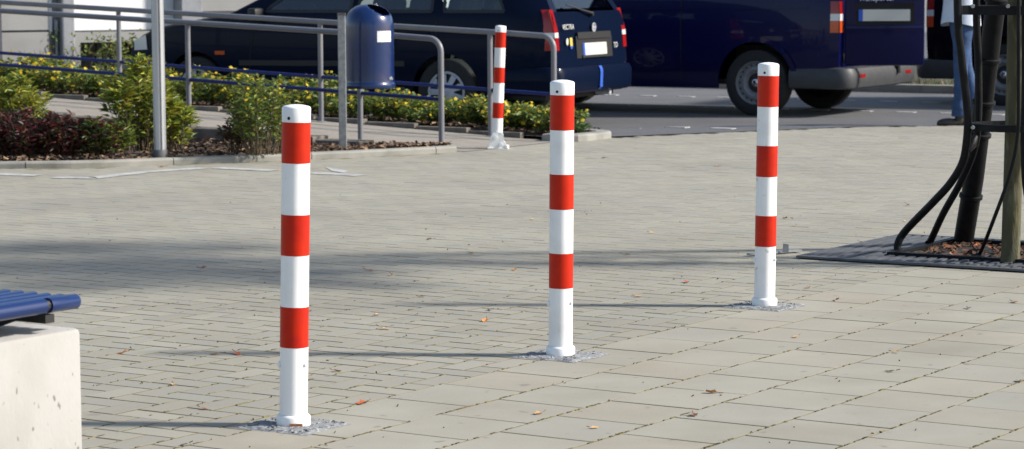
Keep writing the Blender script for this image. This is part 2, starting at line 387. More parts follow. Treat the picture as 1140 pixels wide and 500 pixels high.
b.add(P, [(0, 1, 2, 3)])
o = b.build('white_marking', M['whitepaint'], plaza)

# mortar patches where the bollards were set
for (be, bn) in BOLEN:
    b = MB(); G = 14; vs = []
    for j in range(G + 1):
        for i in range(G + 1):
            u, v = -.112 + .224 * i / G, -.125 + .25 * j / G
            edge = min(G / 2 - abs(i - G / 2), G / 2 - abs(j - G / 2)); p = EN(be + u, bn + v)
            h = .0055 + .005 * noise.noise(p * 25) + .003 * noise.noise(p * 70) if edge > 0 else .0005
            if edge == 0: p += Vector((noise.noise(p * 31), noise.noise(p * 37 + Vector((5, 0, 0))), 0)) * .012
            vs.append((p.x, p.y, max(h, .0006)))
    b.add(vs, [(j * (G + 1) + i, j * (G + 1) + i + 1, (j + 1) * (G + 1) + i + 1, (j + 1) * (G + 1) + i) for j in range(G) for i in range(G)])
    o = b.build('mortar_patch', M['mortar'], plaza, fix=True)
    b = MB(); rr = random.Random(int(be * 100))
    for k in range(110):
        u, v = rr.uniform(-.10, .10), rr.uniform(-.112, .112)
        if u * u + v * v < .055 ** 2: continue
        p = EN(be + u, bn + v, .0055); s = rr.uniform(.0025, .006); t = rr.uniform(.7, 1.35)
        b.box(p, (s * 1.8, s * 1.4, s * .6), Euler((rr.gauss(0, .3), rr.gauss(0, .3), rr.random() * 6)).to_matrix(), (t, t, t))
    o = b.build('mortar_gravel', M['stone'], plaza); o['kind'] = 'stuff'

# moss tufts in joints and grit (too fine to count)
b = MB()
for k in range(170):
    p = onz(rng.uniform(-10, 1150), rng.uniform(205, 505)); s = rng.uniform(.002, .0045)
    e, n = toEN(p)
    if rng.random() < .5: n = C0 + round((n - C0) / (.3 if n > C0 else .1)) * (.3 if n > C0 else .1)
    p = EN(e, n, .002); t = rng.uniform(.3, .9)
    b.box(p, (s * rng.uniform(1, 2.5), s, s * .6), Euler((rng.random(), rng.random(), rng.random() * 6)).to_matrix(), (t, t * .85, t * .6))
for k in range(700):
    p = onz(rng.uniform(90, 1150), 300 + 205 * rng.random() ** .8); e, n = toEN(p)
    st_ = .3 if n > C0 else .1
    if st_ == .1 and rng.random() < .3: continue
    n = C0 + round((n - C0) / st_) * st_; l = rng.uniform(.006, .03); t = rng.uniform(.5, 1.3)
    c = (1.15 * t, 1.55 * t, .75 * t) if rng.random() < .6 else (1.3 * t, 1.6 * t, 1.3 * t)
    b.box(EN(e, n + rng.gauss(0, .0008), -.0004), (l, rng.uniform(.004, .007), .0035), ROT(EV, NV, Vector((0, 0, 1))), c)
o = b.build('joint_grit', M['chip'], plaza); o['kind'] = 'stuff'

# ------------------------------------------------------------------ kerbs
def catmull(P, n=12):
    P = [Vector((*p, 0)) if len(p) == 2 else Vector(p) for p in P]; out = []
    for i in range(len(P) - 1):
        p0, p1, p2, p3 = P[max(i - 1, 0)], P[i], P[i + 1], P[min(i + 2, len(P) - 1)]
        for k in range(n):
            t = k / n; out.append(.5 * ((2 * p1) + (p2 - p0) * t + (2 * p0 - 5 * p1 + 4 * p2 - p3) * t * t + (3 * p1 - p0 - 3 * p2 + p3) * t ** 3))
    out.append(P[-1]); return out
def resample(P, step):
    out = [P[0]]; acc = 0
    for a, c in zip(P, P[1:]):
        d = (c - a).length; pos = 0
        while acc + d - pos >= step:
            pos += step - acc; acc = 0; out.append(a.lerp(c, pos / d))
        acc += d - pos
    out.append(P[-1]); return out
def kerb_run(root, pts, h, wd, stone=1.0, side=1):
    R = resample(pts, .1); n = max(1, int(round(stone / .1))); i = 0
    while i < len(R) - 1:
        seg = R[i:min(i + n, len(R) - 1) + 1]; b = MB(); vs = []; g = .003
        for k, p in enumerate(seg):
            a = R[max(i + k - 1, 0)]; c = R[min(i + k + 1, len(R) - 1)]; t = (c - a).normalized(); q = Vector((-t.y, t.x, 0)) * side
            pp = p + t * (g if k == 0 else (-g if k == len(seg) - 1 else 0))
            for (o_, z) in ((0, -.15), (0, h - .014), (.005, h - .005), (.015, h), (wd - .004, h), (wd, h - .006), (wd, -.15)): vs.append(pp + q * o_ + Vector((0, 0, z)))
        m = 7; fs = [(k * m + j, k * m + j + 1, (k + 1) * m + j + 1, (k + 1) * m + j) for k in range(len(seg) - 1) for j in range(m - 1)]
        fs += [tuple(range(m)), tuple(reversed([(len(seg) - 1) * m + j for j in range(m)]))]
        b.add(vs, fs, tone_rnd(.05)); b.build('kerb_stone', M['kerb'], root, fix=True); i += n
kerb = link('kerb', None); kerb['kind'] = 'structure'
kp = catmull(KERB, 10); kerb_run(kerb, kp, .045, .10)
kerb2 = link('kerb', None); kerb2['kind'] = 'structure'
arc = [EN(16.28, -10.30), EN(16.30, -10.12), EN(16.38, -10.02), EN(16.55, -10.0), EN(16.78, -10.01), EN(16.92, -10.06), EN(17.0, -10.2), EN(17.05, -10.6)] + [EN(17.15, -11.0 - k) for k in range(9)]
kerb_run(kerb2, catmull(arc, 6), .055, .12)
kerb3 = link('kerb', None); kerb3['kind'] = 'structure'
kerb_run(kerb3, [EN(27.2, -22 + k * .5, -.12) for k in range(60)], .10, .14)
verge = sheet('grass_verge', [-12 + i for i in range(40)], [27.5, 29], lambda x, y: -.3, M['grass'])
b = MB(); P = [EN(27.33, -24), EN(27.33, 10), EN(36, 10), EN(36, -24)]; b.add([(p.x, p.y, -.045) for p in P], [(0, 1, 2, 3)])
bpy.data.objects.remove(verge); verge = b.build('grass_verge', M['grass']); verge['kind'] = 'structure'
b = MB(); rr = random.Random(9)
for k in range(5000):
    p = EN(27.36 + rr.random() ** 2 * 1.2, rr.uniform(-16, -2), -.045); h = rr.uniform(.02, .09); a = rr.random() * 6.3; d = Vector((cos(a), sin(a), 0)) * .006; l = Vector((rr.gauss(0, .02), rr.gauss(0, .02), h)); t = rr.uniform(.6, 1.4)
    c = (.09 * t, .11 * t, .03 * t) if rr.random() < .8 else (.22 * t, .13 * t, .05 * t)
    b.add([p - d, p + d, p + l], [(0, 1, 2)], c)
o = b.build('verge_grass', M['leaf']); o['kind'] = 'stuff'; tag(o, 'short grass and leaf litter on the verge behind the vehicles', 'grass')

# ------------------------------------------------------------------ ramp path and planting beds
RE0, RE1, RN = 15.11, 16.30, -10.42          # front rail line, rear rail line, rail ends
def ramp_z(n): return .043 * max(0, RN - n) * sstep(0, .6, RN - n + .3)
b = MB(); ns = [-10.15 - .2 * i for i in range(70)]
vs = [EN(e, n, ramp_z(n) + (.003 if n > -10.4 else .006)) for n in ns for e in (RE0 - .08, (RE0 + RE1) / 2, RE1 + .06)]
b.add(vs, [(3 * i + j, 3 * i + j + 1, 3 * i + j + 4, 3 * i + j + 3) for i in range(len(ns) - 1) for j in range(2)])
path = b.build('path', M['path']); path['kind'] = 'structure'
wall = thing('block_edging', EN(15.0, -12), 'low row of weathered concrete blocks holding up the sloping path', 'edging')
bi = wall.matrix_basis.inverted_safe()
for i in range(22):
    n1 = -10.95 - .42 * i; top = ramp_z(n1 - .21) + .03 + (i % 3) * .004; b = MB()
    b.box(EN(RE0 - .19, n1 - .205, top - .16) - wall.location, (.20, .40, .32), ROT(EV, NV, Vector((0, 0, 1))), tone_rnd(.12), 0, .008)
    b.build('block', M['block'], wall)
back = thing('edging_strip', EN(16.4, -12), 'low dark edging stones between path and yellow flowering bed', 'edging')
for i in range(18):
    n1 = -10.55 - .5 * i; b = MB(); b.box(EN(RE1 + .10, n1 - .245, ramp_z(n1) - .03) - back.location, (.06, .485, .16), ROT(EV, NV, Vector((0, 0, 1))), tone_rnd(.12), 0, .006)
    b.build('edging_stone', M['block'], back)
# soil
b = MB(); kk = resample(catmull(KERB, 10), .25); vs = []; m = len(kk)
for p in kk:
    e, n = toEN(p); q = p + (Vector((-.35, .94, 0)) * .09); t = EN(RE0 - .12, min(n - .6, -10.55) - (15.0 - e) * .3)
    for s in (0, .2, .4, .6, .8, 1.0):
        x = q.lerp(t, s); z = .025 - .02 * s + .012 * noise.noise(x * 3); vs.append((x.x, x.y, z if s > 0 else .02))
b.add(vs, [(i * 6 + j, i * 6 + j + 1, (i + 1) * 6 + j + 1, (i + 1) * 6 + j) for i in range(m - 1) for j in range(5)])
bed = b.build('planting_bed', M['soil'], fix=True); bed['kind'] = 'structure'
b = MB(); vs = []; ns = [-10.12 - .25 * i for i in range(44)]
for n in ns:
    for j in range(5):
        e = RE1 + .12 + (17.06 - RE1 - .1) * j / 4 + (max(0, -10.9 - n) * .04 * j / 4); p = EN(e, n); vs.append((p.x, p.y, ramp_z(n) * (1 - j / 5) + .03 + .02 * noise.noise(p * 3)))
b.add(vs, [(i * 5 + j, i * 5 + j + 1, (i + 1) * 5 + j + 1, (i + 1) * 5 + j) for i in range(len(ns) - 1) for j in range(4)])
bed2 = b.build('planting_bed', M['soil']); bed2['kind'] = 'structure'
# bark mulch
b = MB(); rr = random.Random(3)
def chip(b, p, s, cols):
    c = rr.choice(cols); t = rr.uniform(.6, 1.4); R = Euler((rr.gauss(0, .4), rr.gauss(0, .4), rr.random() * 6.3)).to_matrix()
    b.add([p + R @ Vector(q) for q in ((-s, -s * .35, 0), (s * .8, -s * .45, s * .1), (s, s * .3, 0), (-s * .7, s * .45, s * .12))], [(0, 1, 2, 3)], (c[0] * t, c[1] * t, c[2] * t))
CH = [(1, 1, 1), (1.4, 1.3, 1.2), (.6, .55, .5), (2.0, 1.9, 1.7), (.4, .35, .3)]
for k in range(5200):
    i = rr.randrange(m - 1); p = kk[i].lerp(kk[i + 1], rr.random()); e, n = toEN(p)
    q = p + Vector((-.35, .94, 0)) * .11; t = EN(RE0 - .14, min(n - .6, -10.55) - (15.0 - e) * .3); s = rr.random() ** 1.5; x = q.lerp(t, s); x.z = .045 - .02 * s + .012 * noise.noise(x * 3) + rr.uniform(-.004, .02)
    chip(b, x, rr.uniform(.010, .03), CH)
for k in range(2600):
    n = rr.uniform(-17, -10.2); e = RE1 + .15 + rr.random() ** 1.6 * .7; x = EN(e, n, ramp_z(n) + .05 + rr.uniform(0, .015)); chip(b, x, rr.uniform(.01, .025), CH)
o = b.build('bark_mulch', M['chip']); tag(o, 'brown bark mulch covering the soil of the planting beds', 'mulch', kind='stuff')

# ------------------------------------------------------------------ bollards
def bollard(xy, lab, lean, foot='collar', grp='red and white striped bollards'):
    root = thing('bollard', (xy[0], xy[1], 0), lab, 'bollard', grp); root.rotation_euler = (0, lean, 0)
    R = .0393; H = .898
    b = MB(); z0 = .0
    b.lathe([(R, z0), (R, .862), (R, .878)], 40); b.build('post', M['white'], root, smooth=True)
    b = MB(); b.lathe([(R + .0006, .850), (R + .0008, .889), (R - .0008, .8925), (R - .006, .8950), (R * .45, .8985), (.002, .8995)], 40); cap = b.build('cap', M['white'], root, smooth=True)
    b = MB(); a = radians(-90 - 26); Mx = Matrix.Translation((cos(a) * (R + .0002), sin(a) * (R + .0002), .862)) @ Matrix.Rotation(a + pi / 2, 4, 'Z') @ Matrix.Rotation(pi / 2, 4, 'X')
    b.lathe([(.0045, -.002), (.0045, .0012)], 14, Mx); b.build('hole', M['black'], cap)
    for zc in (.794, .5375, .2805):
        b = MB(); b.lathe([(R + .0002, zc - .0568), (R + .0007, zc - .0565), (R + .0007, zc + .0565), (R + .0002, zc + .0568)], 40, capb=False, capt=False); b.build('red_band', M['red'], root, smooth=True)
    if foot == 'collar':
        b = MB(); b.lathe([(.0475, .0), (.048, .026), (.0455, .031), (R + .0008, .034)], 36, capt=False); b.build('foot_collar', M['white'], root, smooth=True)
        for (a, z, s) in ((pi * 1.02, .172, .011), (-.62, .176, .006)):
            b = MB(); Mx = Matrix.Translation((cos(a) * (R - .001), sin(a) * (R - .001), z)) @ Matrix.Rotation(a, 4, 'Z') @ Matrix.Rotation(pi / 2, 4, 'Y')
            b.lathe([(s, 0), (s, .004), (s * .6, .007)], 14, Mx); b.build('lock_stud', M['white'], root, smooth=True)
    else:
        b = MB(); b.box((.01, 0, .006), (.155, .12, .012), None, (1, 1, 1), 0, .003); b.build('base_plate', M['white'], root)
        for sy in (-1, 1):
            b = MB(); b.prism([(-.058, sy * .045, .012), (.068, sy * .045, .012), (.064, sy * .045, .045), (.05, sy * .045, .06), (.046, sy * .045, .105), (.03, sy * .045, .125), (-.03, sy * .045, .12), (-.05, sy * .045, .07)], (0, .008 * sy, 0)); b.build('bracket', M['white'], root)
        b = MB(); b.tube([(-.012, -.062, .085), (-.012, .062, .085)], .013, 12); b.tube([(.03, -.064, .035), (.03, .062, .035)], .013, 12); b.build('hinge_bolt', M['white'], root, smooth=True)
        b = MB(); b.lathe([(.018, .012), (.018, .03), (.01, .034)], 12, Matrix.Translation((.072, -.045, 0))); b.build('anchor_bolt', M['white'], root, smooth=True)
    return root
def lean_for(xy, top):
    px = project((xy[0], xy[1], .898))[0]; s = F_PX / xy[1]; return math.atan((top - px) / s / .898)
bollard(BOL[0], 'red and white striped bollard nearest the blue slatted bench', lean_for(BOL[0], 330))
bollard(BOL[1], 'middle red and white bollard in the row across the paving', lean_for(BOL[1], 626)).scale = (1, 1, 1.013)
bollard(BOL[2], 'red and white striped bollard nearest the tree grate', lean_for(BOL[2], 855.5)).scale = (1, 1, 1.026)
B4 = (-.109, 18.45)
bollard(B4, 'far red and white bollard with hinged bracket foot at the path entrance', lean_for(B4, 557.5), 'hinge')
b = MB(); rr = random.Random(2)
for k in range(3):
    pts = [(.0 + .04 * cos(t), -.051 + .0, .012) for t in (0, 1)]
R_ = MB(); R_.box((BOL[0][0] + .012, BOL[0][1] - .049, .008), (.035, .004, .012), Matrix.Rotation(.15, 3, 'Z')); rustp = R_.build('rust_patch', M['rust'])
rb = [o for o in bpy.data.objects if o.name == 'bollard'][0]; rustp.parent = rb; rustp.location = (-rb.location.x, -rb.location.y, 0)

# ------------------------------------------------------------------ handrails
def handrail(e, lab, posts, n_left, ztop, zlow, zbase, nr):
    root = thing('handrail', EN(e, RN, 0), lab, 'handrail', 'handrails along the sloping path')
    def L(n, z, de=0.0): return EN(e + de, n, z) - root.location
    rr_ = .0215; R = .10
    pts = [L(n_left, ztop(n_left))]
    k = 24
    for i in range(1, k): n = n_left + (nr - R - n_left) * i / k; pts.append(L(n, ztop(n)))
    for i in range(8): a = (pi / 2) * i / 7; pts.append(L(nr - R + R * sin(a), ztop(nr) - R + R * cos(a)))
    pts.append(L(nr, .25)); pts.append(L(nr, zbase(nr) - .05))
    b = MB(); b.tube(pts, rr_, 16); b.build('top_rail', M['greymetal'], root, smooth=True)
    b = MB(); b.tube([L(n_left + (nr - n_left) * i / 12, zlow(n_left + (nr - n_left) * i / 12)) for i in range(13)], .0145, 12); b.build('lower_rail', M['bluerail'], root, smooth=True)
    for n in posts:
        b = MB(); b.tube([L(n, zbase(n) - .08), L(n, ztop(n) - .01)], .0205, 14); p = b.build('post', M['greymetal'], root, smooth=True)
        b = MB(); z = zbase(n); b.lathe([(.05, z), (.05, z + .008), (.024, z + .014)], 18, Matrix.Translation(L(n, 0)), capt=False); b.build('foot_plate', M['greymetal'], p, smooth=True)
    return root
def lin(n, a, s): return a + s * (RN - n)
handrail(RE0, 'grey handrail with blue lower rail on the near side of the path, behind the bin', [-11.15, -12.80, -15.2], -18.0,
         lambda n: lin(n, .808, .0435), lambda n: lin(n, .367, .0435), ramp_z, RN)
handrail(RE1, 'grey handrail with blue lower rail on the far side beside the yellow flowers', [-10.78, -12.42, -14.57, -16.6], -18.5,
         lambda n: lin(n, .812, .0435), lambda n: lin(n, .367, .0435), ramp_z, -10.20)

# ------------------------------------------------------------------ litter bin and its post
pb = onz(382, 168.5, .03)
root = thing('bin_post', pb, 'galvanised flat post holding the blue litter bin beside the handrail', 'post')
b = MB(); b.box((0, 0, .465), (.055, .03, .99), None, (1, 1, 1), 0, .004); b.build('post', M['galv'], root)
b = MB(); b.box((0, 0, .965), (.058, .034, .018)); b.build('cap', M['darkgrey'], root)
for z in (.50, .81):
    b = MB(); b.lathe([(.007, 0), (.007, .006)], 10, Matrix.Translation((.0, -.015, z)) @ Matrix.Rotation(pi / 2, 4, 'X')); b.build('bolt', M['galv'], root)
BR = .178; s = 18.2 / F_PX
pc = onY(411.5, 98, 18.15); zb = pc.z
root = thing('litter_bin', (pc.x, pc.y, zb), 'dark blue domed litter bin with torn white sticker on a galvanised post', 'litter bin')
Hs, Hd = .44, .60
b = MB(); prof = [(BR * .93, .005), (BR + .004, .0), (BR + .008, .012), (BR + .008, .030), (BR + .001, .042), (BR, .06), (BR, Hs)]
for i in range(1, 13):
    a = (pi / 2) * i / 12; prof.append((max(.003, BR * cos(a) ** .8), Hs + (Hd - Hs) * sin(a)))
n = 56; hole_dir = radians(-32)
def inhole(r, z, g): 
    x = r * cos(g) - .085 * cos(hole_dir); y = r * sin(g) - .085 * sin(hole_dir)
    u = x * cos(hole_dir) + y * sin(hole_dir); v = -x * sin(hole_dir) + y * cos(hole_dir); return (u / .075) ** 2 + (v / .088) ** 2 < 1 and z > Hs + .03
vs = []; fs = []
prof2 = []
for (a, c) in zip(prof, prof[1:]):
    prof2.append(a); prof2.append(((a[0] + c[0]) / 2, (a[1] + c[1]) / 2))
prof2.append(prof[-1])
for (r, z) in prof2:
    for k in range(n): g = 2 * pi * k / n; vs.append((r * cos(g), r * sin(g), z))
for i in range(len(prof2) - 1):
    for k in range(n):
        g = 2 * pi * (k + .5) / n; r = (prof2[i][0] + prof2[i + 1][0]) / 2; z = (prof2[i][1] + prof2[i + 1][1]) / 2
        if i > 6 and inhole(r, z, g): continue
        fs.append((i * n + k, i * n + (k + 1) % n, (i + 1) * n + (k + 1) % n, (i + 1) * n + k))
fs.append(tuple(range(n - 1, -1, -1))); b.add(vs, fs)
o = b.build('shell', M['binblue'], root, smooth=True); md = o.modifiers.new('t', 'SOLIDIFY'); md.thickness = .004; md.offset = -1
b = MB(); b.lathe([(BR - .012, .03), (BR - .012, Hs), (.08, Hs + .07)], 32, capt=False); b.build('liner', M['black'], root, smooth=True)
b = MB(); vs = []
for j in range(5):
    for i in range(9):
        g = radians(-90 + 22 + 41 * i / 8); z = Hs - .108 + .078 * j / 4 + (.005 * noise.noise(Vector((i, j, 3))) if j in (0, 4) else 0); vs.append(((BR + .0012) * cos(g), (BR + .0012) * sin(g), z))
b.add(vs, [(j * 9 + i, j * 9 + i + 1, (j + 1) * 9 + i + 1, (j + 1) * 9 + i) for j in range(4) for i in range(8)]); b.build('sticker', M['sticker'], root)
b = MB()
for (g, z) in ((-28, .075), (-33, .068), (-25, .066)): 
    g = radians(g); b.lathe([(.011, 0), (.010, .005), (.004, .007)], 10, Matrix.Translation(((BR) * cos(g), BR * sin(g), z)) @ Matrix.Rotation(g, 4, 'Z') @ Matrix.Rotation(pi / 2, 4, 'Y'))
b.build('lock', M['galv'], root, smooth=True)

# ------------------------------------------------------------------ lamp post
pl = onz(178.5, 177, .03)
root = thing('lamp_post', pl, 'ribbed aluminium lamp post standing in the front planting bed', 'lamp post')
b = MB(); prof = []
n = 48; vs = []; zs = [.06, 1, 2, 3, 4, 4.6]
for z in zs:
    for k in range(n):
        g = 2 * pi * k / n; r = .042 - (.013 if (k % 12) in (5, 6) else 0); vs.append((r * cos(g - .406), r * sin(g - .406), z))
b.add(vs, [(i * n + k, i * n + (k + 1) % n, (i + 1) * n + (k + 1) % n, (i + 1) * n + k) for i in range(len(zs) - 1) for k in range(n)] + [tuple((len(zs) - 1) * n + k for k in range(n))])
b.build('pole', M['alu'], root, smooth=True, sharp=25)
b = MB(); b.lathe([(.05, -.05), (.05, .055), (.044, .064)], 28); b.build('collar', M['darkgrey'], root, smooth=True)
b = MB(); b.lathe([(.05, 4.6), (.10, 4.66), (.24, 4.80), (.25, 4.84), (.10, 4.90), (.02, 4.93)], 28); b.build('lamp_head', M['alu'], root, smooth=True)

# ------------------------------------------------------------------ plants
def leafquad(b, p, d, nrm, l, wd, c):
    d = d.normalized(); s_ = d.cross(nrm)
    if s_.length < 1e-4: s_ = d.cross(Vector((1, .3, .2)))
    s_ = s_.normalized() * wd / 2; up = s_.cross(d).normalized() * (l * .12)
    b.add([p, p + d * l * .45 - s_ + up, p + d * l * .45 + s_ + up, p + d * l], [(0, 1, 3), (0, 3, 2)], c)
def jit(rr, c, s=.25):
    t = max(.35, 1 + rr.gauss(0, s)); k = rr.gauss(0, .08); return (max(0, c[0] * t * (1 + k)), c[1] * t, max(0, c[2] * t * (1 - k)))
def shrub(name, base, label, cat, group, rx, h, stems, perstem, cols, ll, lw, seed, flowers=0, fs=.016, whorl=False, base_bare=.15, spread=.9, ry=None, droop=.3):
    rr = random.Random(seed); root = thing(name, base, label, cat, group); ry = ry or rx
    ls = MB(); st = MB(); fl = MB()
    for i in range(stems):
        a = rr.random() * 2 * pi; q = sqrt(rr.random()); hh = h * (1 - .35 * q * q) * rr.uniform(.72, 1.08)
        b0 = Vector((cos(a) * rx * q * .45, sin(a) * ry * q * .45, 0)); t0 = Vector((cos(a) * rx * q * spread, sin(a) * ry * q * spread, hh))
        mid = b0.lerp(t0, .5) + Vector((rr.gauss(0, .02), rr.gauss(0, .02), 0)); P = [b0, mid, t0]; st.tube([b0, mid, t0], [.004, .003, .0015], 5, False)
        for k in range(perstem):
            u = base_bare + (1 - base_bare) * (rr.random() ** .75)
            if whorl and rr.random() < .6: u = rr.uniform(.86, 1.02)
            p = b0.lerp(mid, u * 2) if u < .5 else mid.lerp(t0, u * 2 - 1)
            ax = (t0 - b0).normalized(); g = rr.random() * 2 * pi
            side = Vector((cos(g), sin(g), 0)); d = side + Vector((0, 0, rr.uniform(-droop, .8)))
            c = jit(rr, rr.choice(cols)); L_ = ll * rr.uniform(.6, 1.2)
            leafquad(ls, p + side * rr.uniform(0, .03), d, ax + Vector((rr.gauss(0, .5), rr.gauss(0, .5), 0)), L_, lw * rr.uniform(.7, 1.2), c)
        if flowers and rr.random() < flowers:
            for z in range(rr.choice((1, 1, 2, 3))):
                p = t0 + Vector((rr.gauss(0, .03), rr.gauss(0, .03), rr.uniform(-.08, .02))); nn = Vector((rr.gauss(0, .5), -.6 + rr.gauss(0, .4), .7)).normalized()
                a1 = nn.cross(Vector((1, .1, 0))).normalized(); a2 = nn.cross(a1); r = fs * rr.uniform(.7, 1.25); tt = rr.uniform(.8, 1.15)
                vs = [p + nn * .003]; 
                for k in range(10): rad = r * (1 if k % 2 == 0 else .62); vs.append(p + (a1 * cos(k * pi / 5) + a2 * sin(k * pi / 5)) * rad + nn * .004 * (k % 2))
                fl.add(vs, [(0, 1 + k, 1 + (k + 1) % 10) for k in range(10)], (tt, tt, tt))
    if ls.f: o = ls.build('foliage', M['leaf'], root); o['kind'] = 'stuff'
    if st.f: o = st.build('stems', M['stem'], root); o['kind'] = 'stuff'
    if fl.f: o = fl.build('flowers', M['petal'], root); o['kind'] = 'stuff'
    return root
GREEN = [(.10, .16, .025), (.13, .19, .03), (.17, .215, .03), (.065, .11, .025), (.22, .235, .04)]
YG = [(.26, .30, .03), (.33, .33, .04), (.18, .24, .035), (.40, .36, .06), (.12, .17, .035)]
REDL = [(.085, .018, .020), (.11, .02, .022), (.05, .02, .018), (.045, .05, .018), (.035, .03, .02), (.15, .03, .03)]
REDW = [(.12, .03, .02), (.08, .05, .02), (.06, .08, .02)]
# yellow flowering row behind the path
nn = -10.42; i = 0; rows_lab = ['right-hand end of the yellow flowering row, beside the rounded kerb end']
rr = random.Random(21); FL = []
while nn > -18.4:
    e = 16.72 + rr.uniform(-.06, .1) + (0 if i < 2 else .02); h = rr.uniform(.36, .46) * (.60 if nn > -11.0 else (.56 if nn > -12.0 else (.68 if nn > -12.6 else .80))); FL.append((e, nn, h)); nn -= rr.uniform(.36, .44); i += 1
    if nn < -11.2: FL.append((e + .32, nn + .2, h * .92))
ORD = ['first', 'second', 'third', 'fourth', 'fifth', 'sixth', 'seventh', 'eighth', 'ninth', 'tenth', 'eleventh', 'twelfth', 'thirteenth', 'fourteenth', 'fifteenth', 'sixteenth', 'seventeenth', 'eighteenth', 'nineteenth', 'twentieth', 'twenty-first', 'twenty-second', 'twenty-third', 'twenty-fourth', 'twenty-fifth']
FL.sort(key=lambda q: -project(EN(q[0], q[1]))[0]); fb = {0: 0, 1: 0}
for i, (e, n, h) in enumerate(FL):
    bk = 1 if e > 16.95 else 0; lab = '%s yellow-flowered shrub from the rounded kerb end, %s row of the bed' % (ORD[fb[bk]], 'back' if bk else 'front'); fb[bk] += 1
    shrub('flowering_shrub', EN(e, n, ramp_z(n) * .6 + .04), lab, 'shrub', 'yellow flowering shrubs behind the path', .27, h * rr.uniform(.9, 1.18), 44, 26, GREEN, .055, .024, 100 + i, flowers=rr.choice((.3, .5, .7, .95)), fs=.0185, droop=.5, base_bare=.05)
# front bed
def bedz(): return .05
shrub('spurge_shrub', onz(154, 168, .05), 'bright yellow-green bush around the foot of the lamp post', 'shrub', None, .27, .62, 56, 44, YG, .075, .020, 301, whorl=True, base_bare=.12, droop=.2)
shrub('spurge_shrub', onz(194, 167, .05), 'smaller yellow-green bush to the right of the lamp post', 'shrub', None, .15, .36, 34, 36, YG, .07, .018, 302, whorl=True)
shrub('spurge_shrub', onz(18, 165, .05), 'yellow-green bush rising behind the red-leaved shrubs at the left edge', 'shrub', None, .22, .50, 42, 42, YG, .07, .018, 303, whorl=True)
shrub('spurge_shrub', onz(-45, 160, .05), 'yellow-green bush at the far left end of the bed', 'shrub', None, .22, .40, 44, 40, YG, .07, .018, 304, whorl=True)
for i, (x, y, r, h, lab) in enumerate(((-28, 174, .24, .30, 'dark red-leaved shrub cut by the left edge of the view'), (22, 173.5, .25, .33, 'dense dark red-leaved shrub in front of the left yellow-green bush'), (66, 173, .22, .29, 'red-leaved shrub in the middle of the dark red clump'), (104, 172.5, .18, .25, 'red and green mottled shrub at the right end of the dark red clump'))):
    shrub('red_leaved_shrub', onz(x, y, .05), lab, 'shrub', 'red-leaved shrubs in the front bed', r, h, 60, 40, REDL if i < 3 else REDL + GREEN, .06, .017, 320 + i, base_bare=.0, droop=.4)
shrub('weedy_plant', onz(292, 172, .05), 'spindly green plant with bare stems behind the first bollard', 'plant', None, .23, .58, 38, 40, GREEN + [(.2, .22, .04)], .055, .018, 340, base_bare=.25, spread=1.0, flowers=.12, fs=.014)
shrub('weedy_plant', onz(318, 170, .05), 'thin green plant half hidden behind the first bollard', 'plant', None, .14, .40, 18, 30, GREEN, .05, .015, 341, base_bare=.3)
shrub('weedy_plant', onz(262, 170, .05), 'small plant with reddish brown leaves against the concrete blocks', 'plant', None, .10, .26, 16, 26, REDW, .05, .018, 342, base_bare=.35)
shrub('weedy_plant', onz(130, 171, .05), 'low green plant between the red clump and the yellow-green bush', 'plant', None, .14, .24, 26, 26, GREEN, .05, .016, 343)
shrub('grass_tuft', EN(16.62, -10.22, .05), 'tuft of green weeds inside the rounded kerb end', 'plant', None, .12, .07, 30, 12, [(.05, .11, .02), (.06, .13, .03)], .05, .012, 345)

# ------------------------------------------------------------------ tree grate, guard and tree
gc = EN((GR_E0 + GR_E1) / 2, (GR_N0 + GR_N1) / 2)
OP_E0, OP_E1, OP_N0, OP_N1 = 10.28, 10.93, -4.64, -3.72       # planting hole
grate = thing('tree_grate', (gc.x, gc.y, .004), 'black slotted iron grate set in the paving around the young tree', 'tree grate')
def gl(e, n, z): return EN(e, n, z) - Vector((gc.x, gc.y, 0))
RG = ROT(EV, NV, Vector((0, 0, 1)))
b = MB(); b.box(gl((GR_E0 + GR_E1) / 2, (GR_N0 + GR_N1) / 2, .0018), (GR_E1 - GR_E0 - .012, GR_N1 - GR_N0 - .012, .0024), RG); b.build('tray', M['black'], grate)
b = MB(); t = .03
for (e0, e1, n0, n1) in ((GR_E0, GR_E0 + t, GR_N0, GR_N1), (GR_E1 - t, GR_E1, GR_N0, GR_N1), (GR_E0 + t, GR_E1 - t, GR_N0, GR_N0 + t), (GR_E0 + t, GR_E1 - t, GR_N1 - t, GR_N1)):
    b.box(gl((e0 + e1) / 2, (n0 + n1) / 2, .006), (e1 - e0, n1 - n0, .009), RG)
b.build('frame', M['grate'], grate)
n0 = GR_N0 + t + .012
while n0 < GR_N1 - t - .02:
    for (e0, e1) in (((GR_E0 + t, OP_E0 - .02), (OP_E1 + .02, GR_E1 - t)) if OP_N0 - .04 < n0 + .011 < OP_N1 + .04 else ((GR_E0 + t, GR_E1 - t),)):
        b = MB(); b.box(gl((e0 + e1) / 2, n0 + .013, .006), (e1 - e0, .026, .008), RG); b.build('slat', M['grate'], grate)
    n0 += .05
b = MB(); t = .035
for (e0, e1, n0, n1) in ((OP_E0 - t, OP_E0, OP_N0 - t, OP_N1 + t), (OP_E1, OP_E1 + t, OP_N0 - t, OP_N1 + t), (OP_E0, OP_E1, OP_N0 - t, OP_N0), (OP_E0, OP_E1, OP_N1, OP_N1 + t)):
    b.box(gl((e0 + e1) / 2, (n0 + n1) / 2, .011), (e1 - e0, n1 - n0, .022), RG)
b.build('inner_frame', M['iron'], grate)
b = MB(); G = 10; vs = []
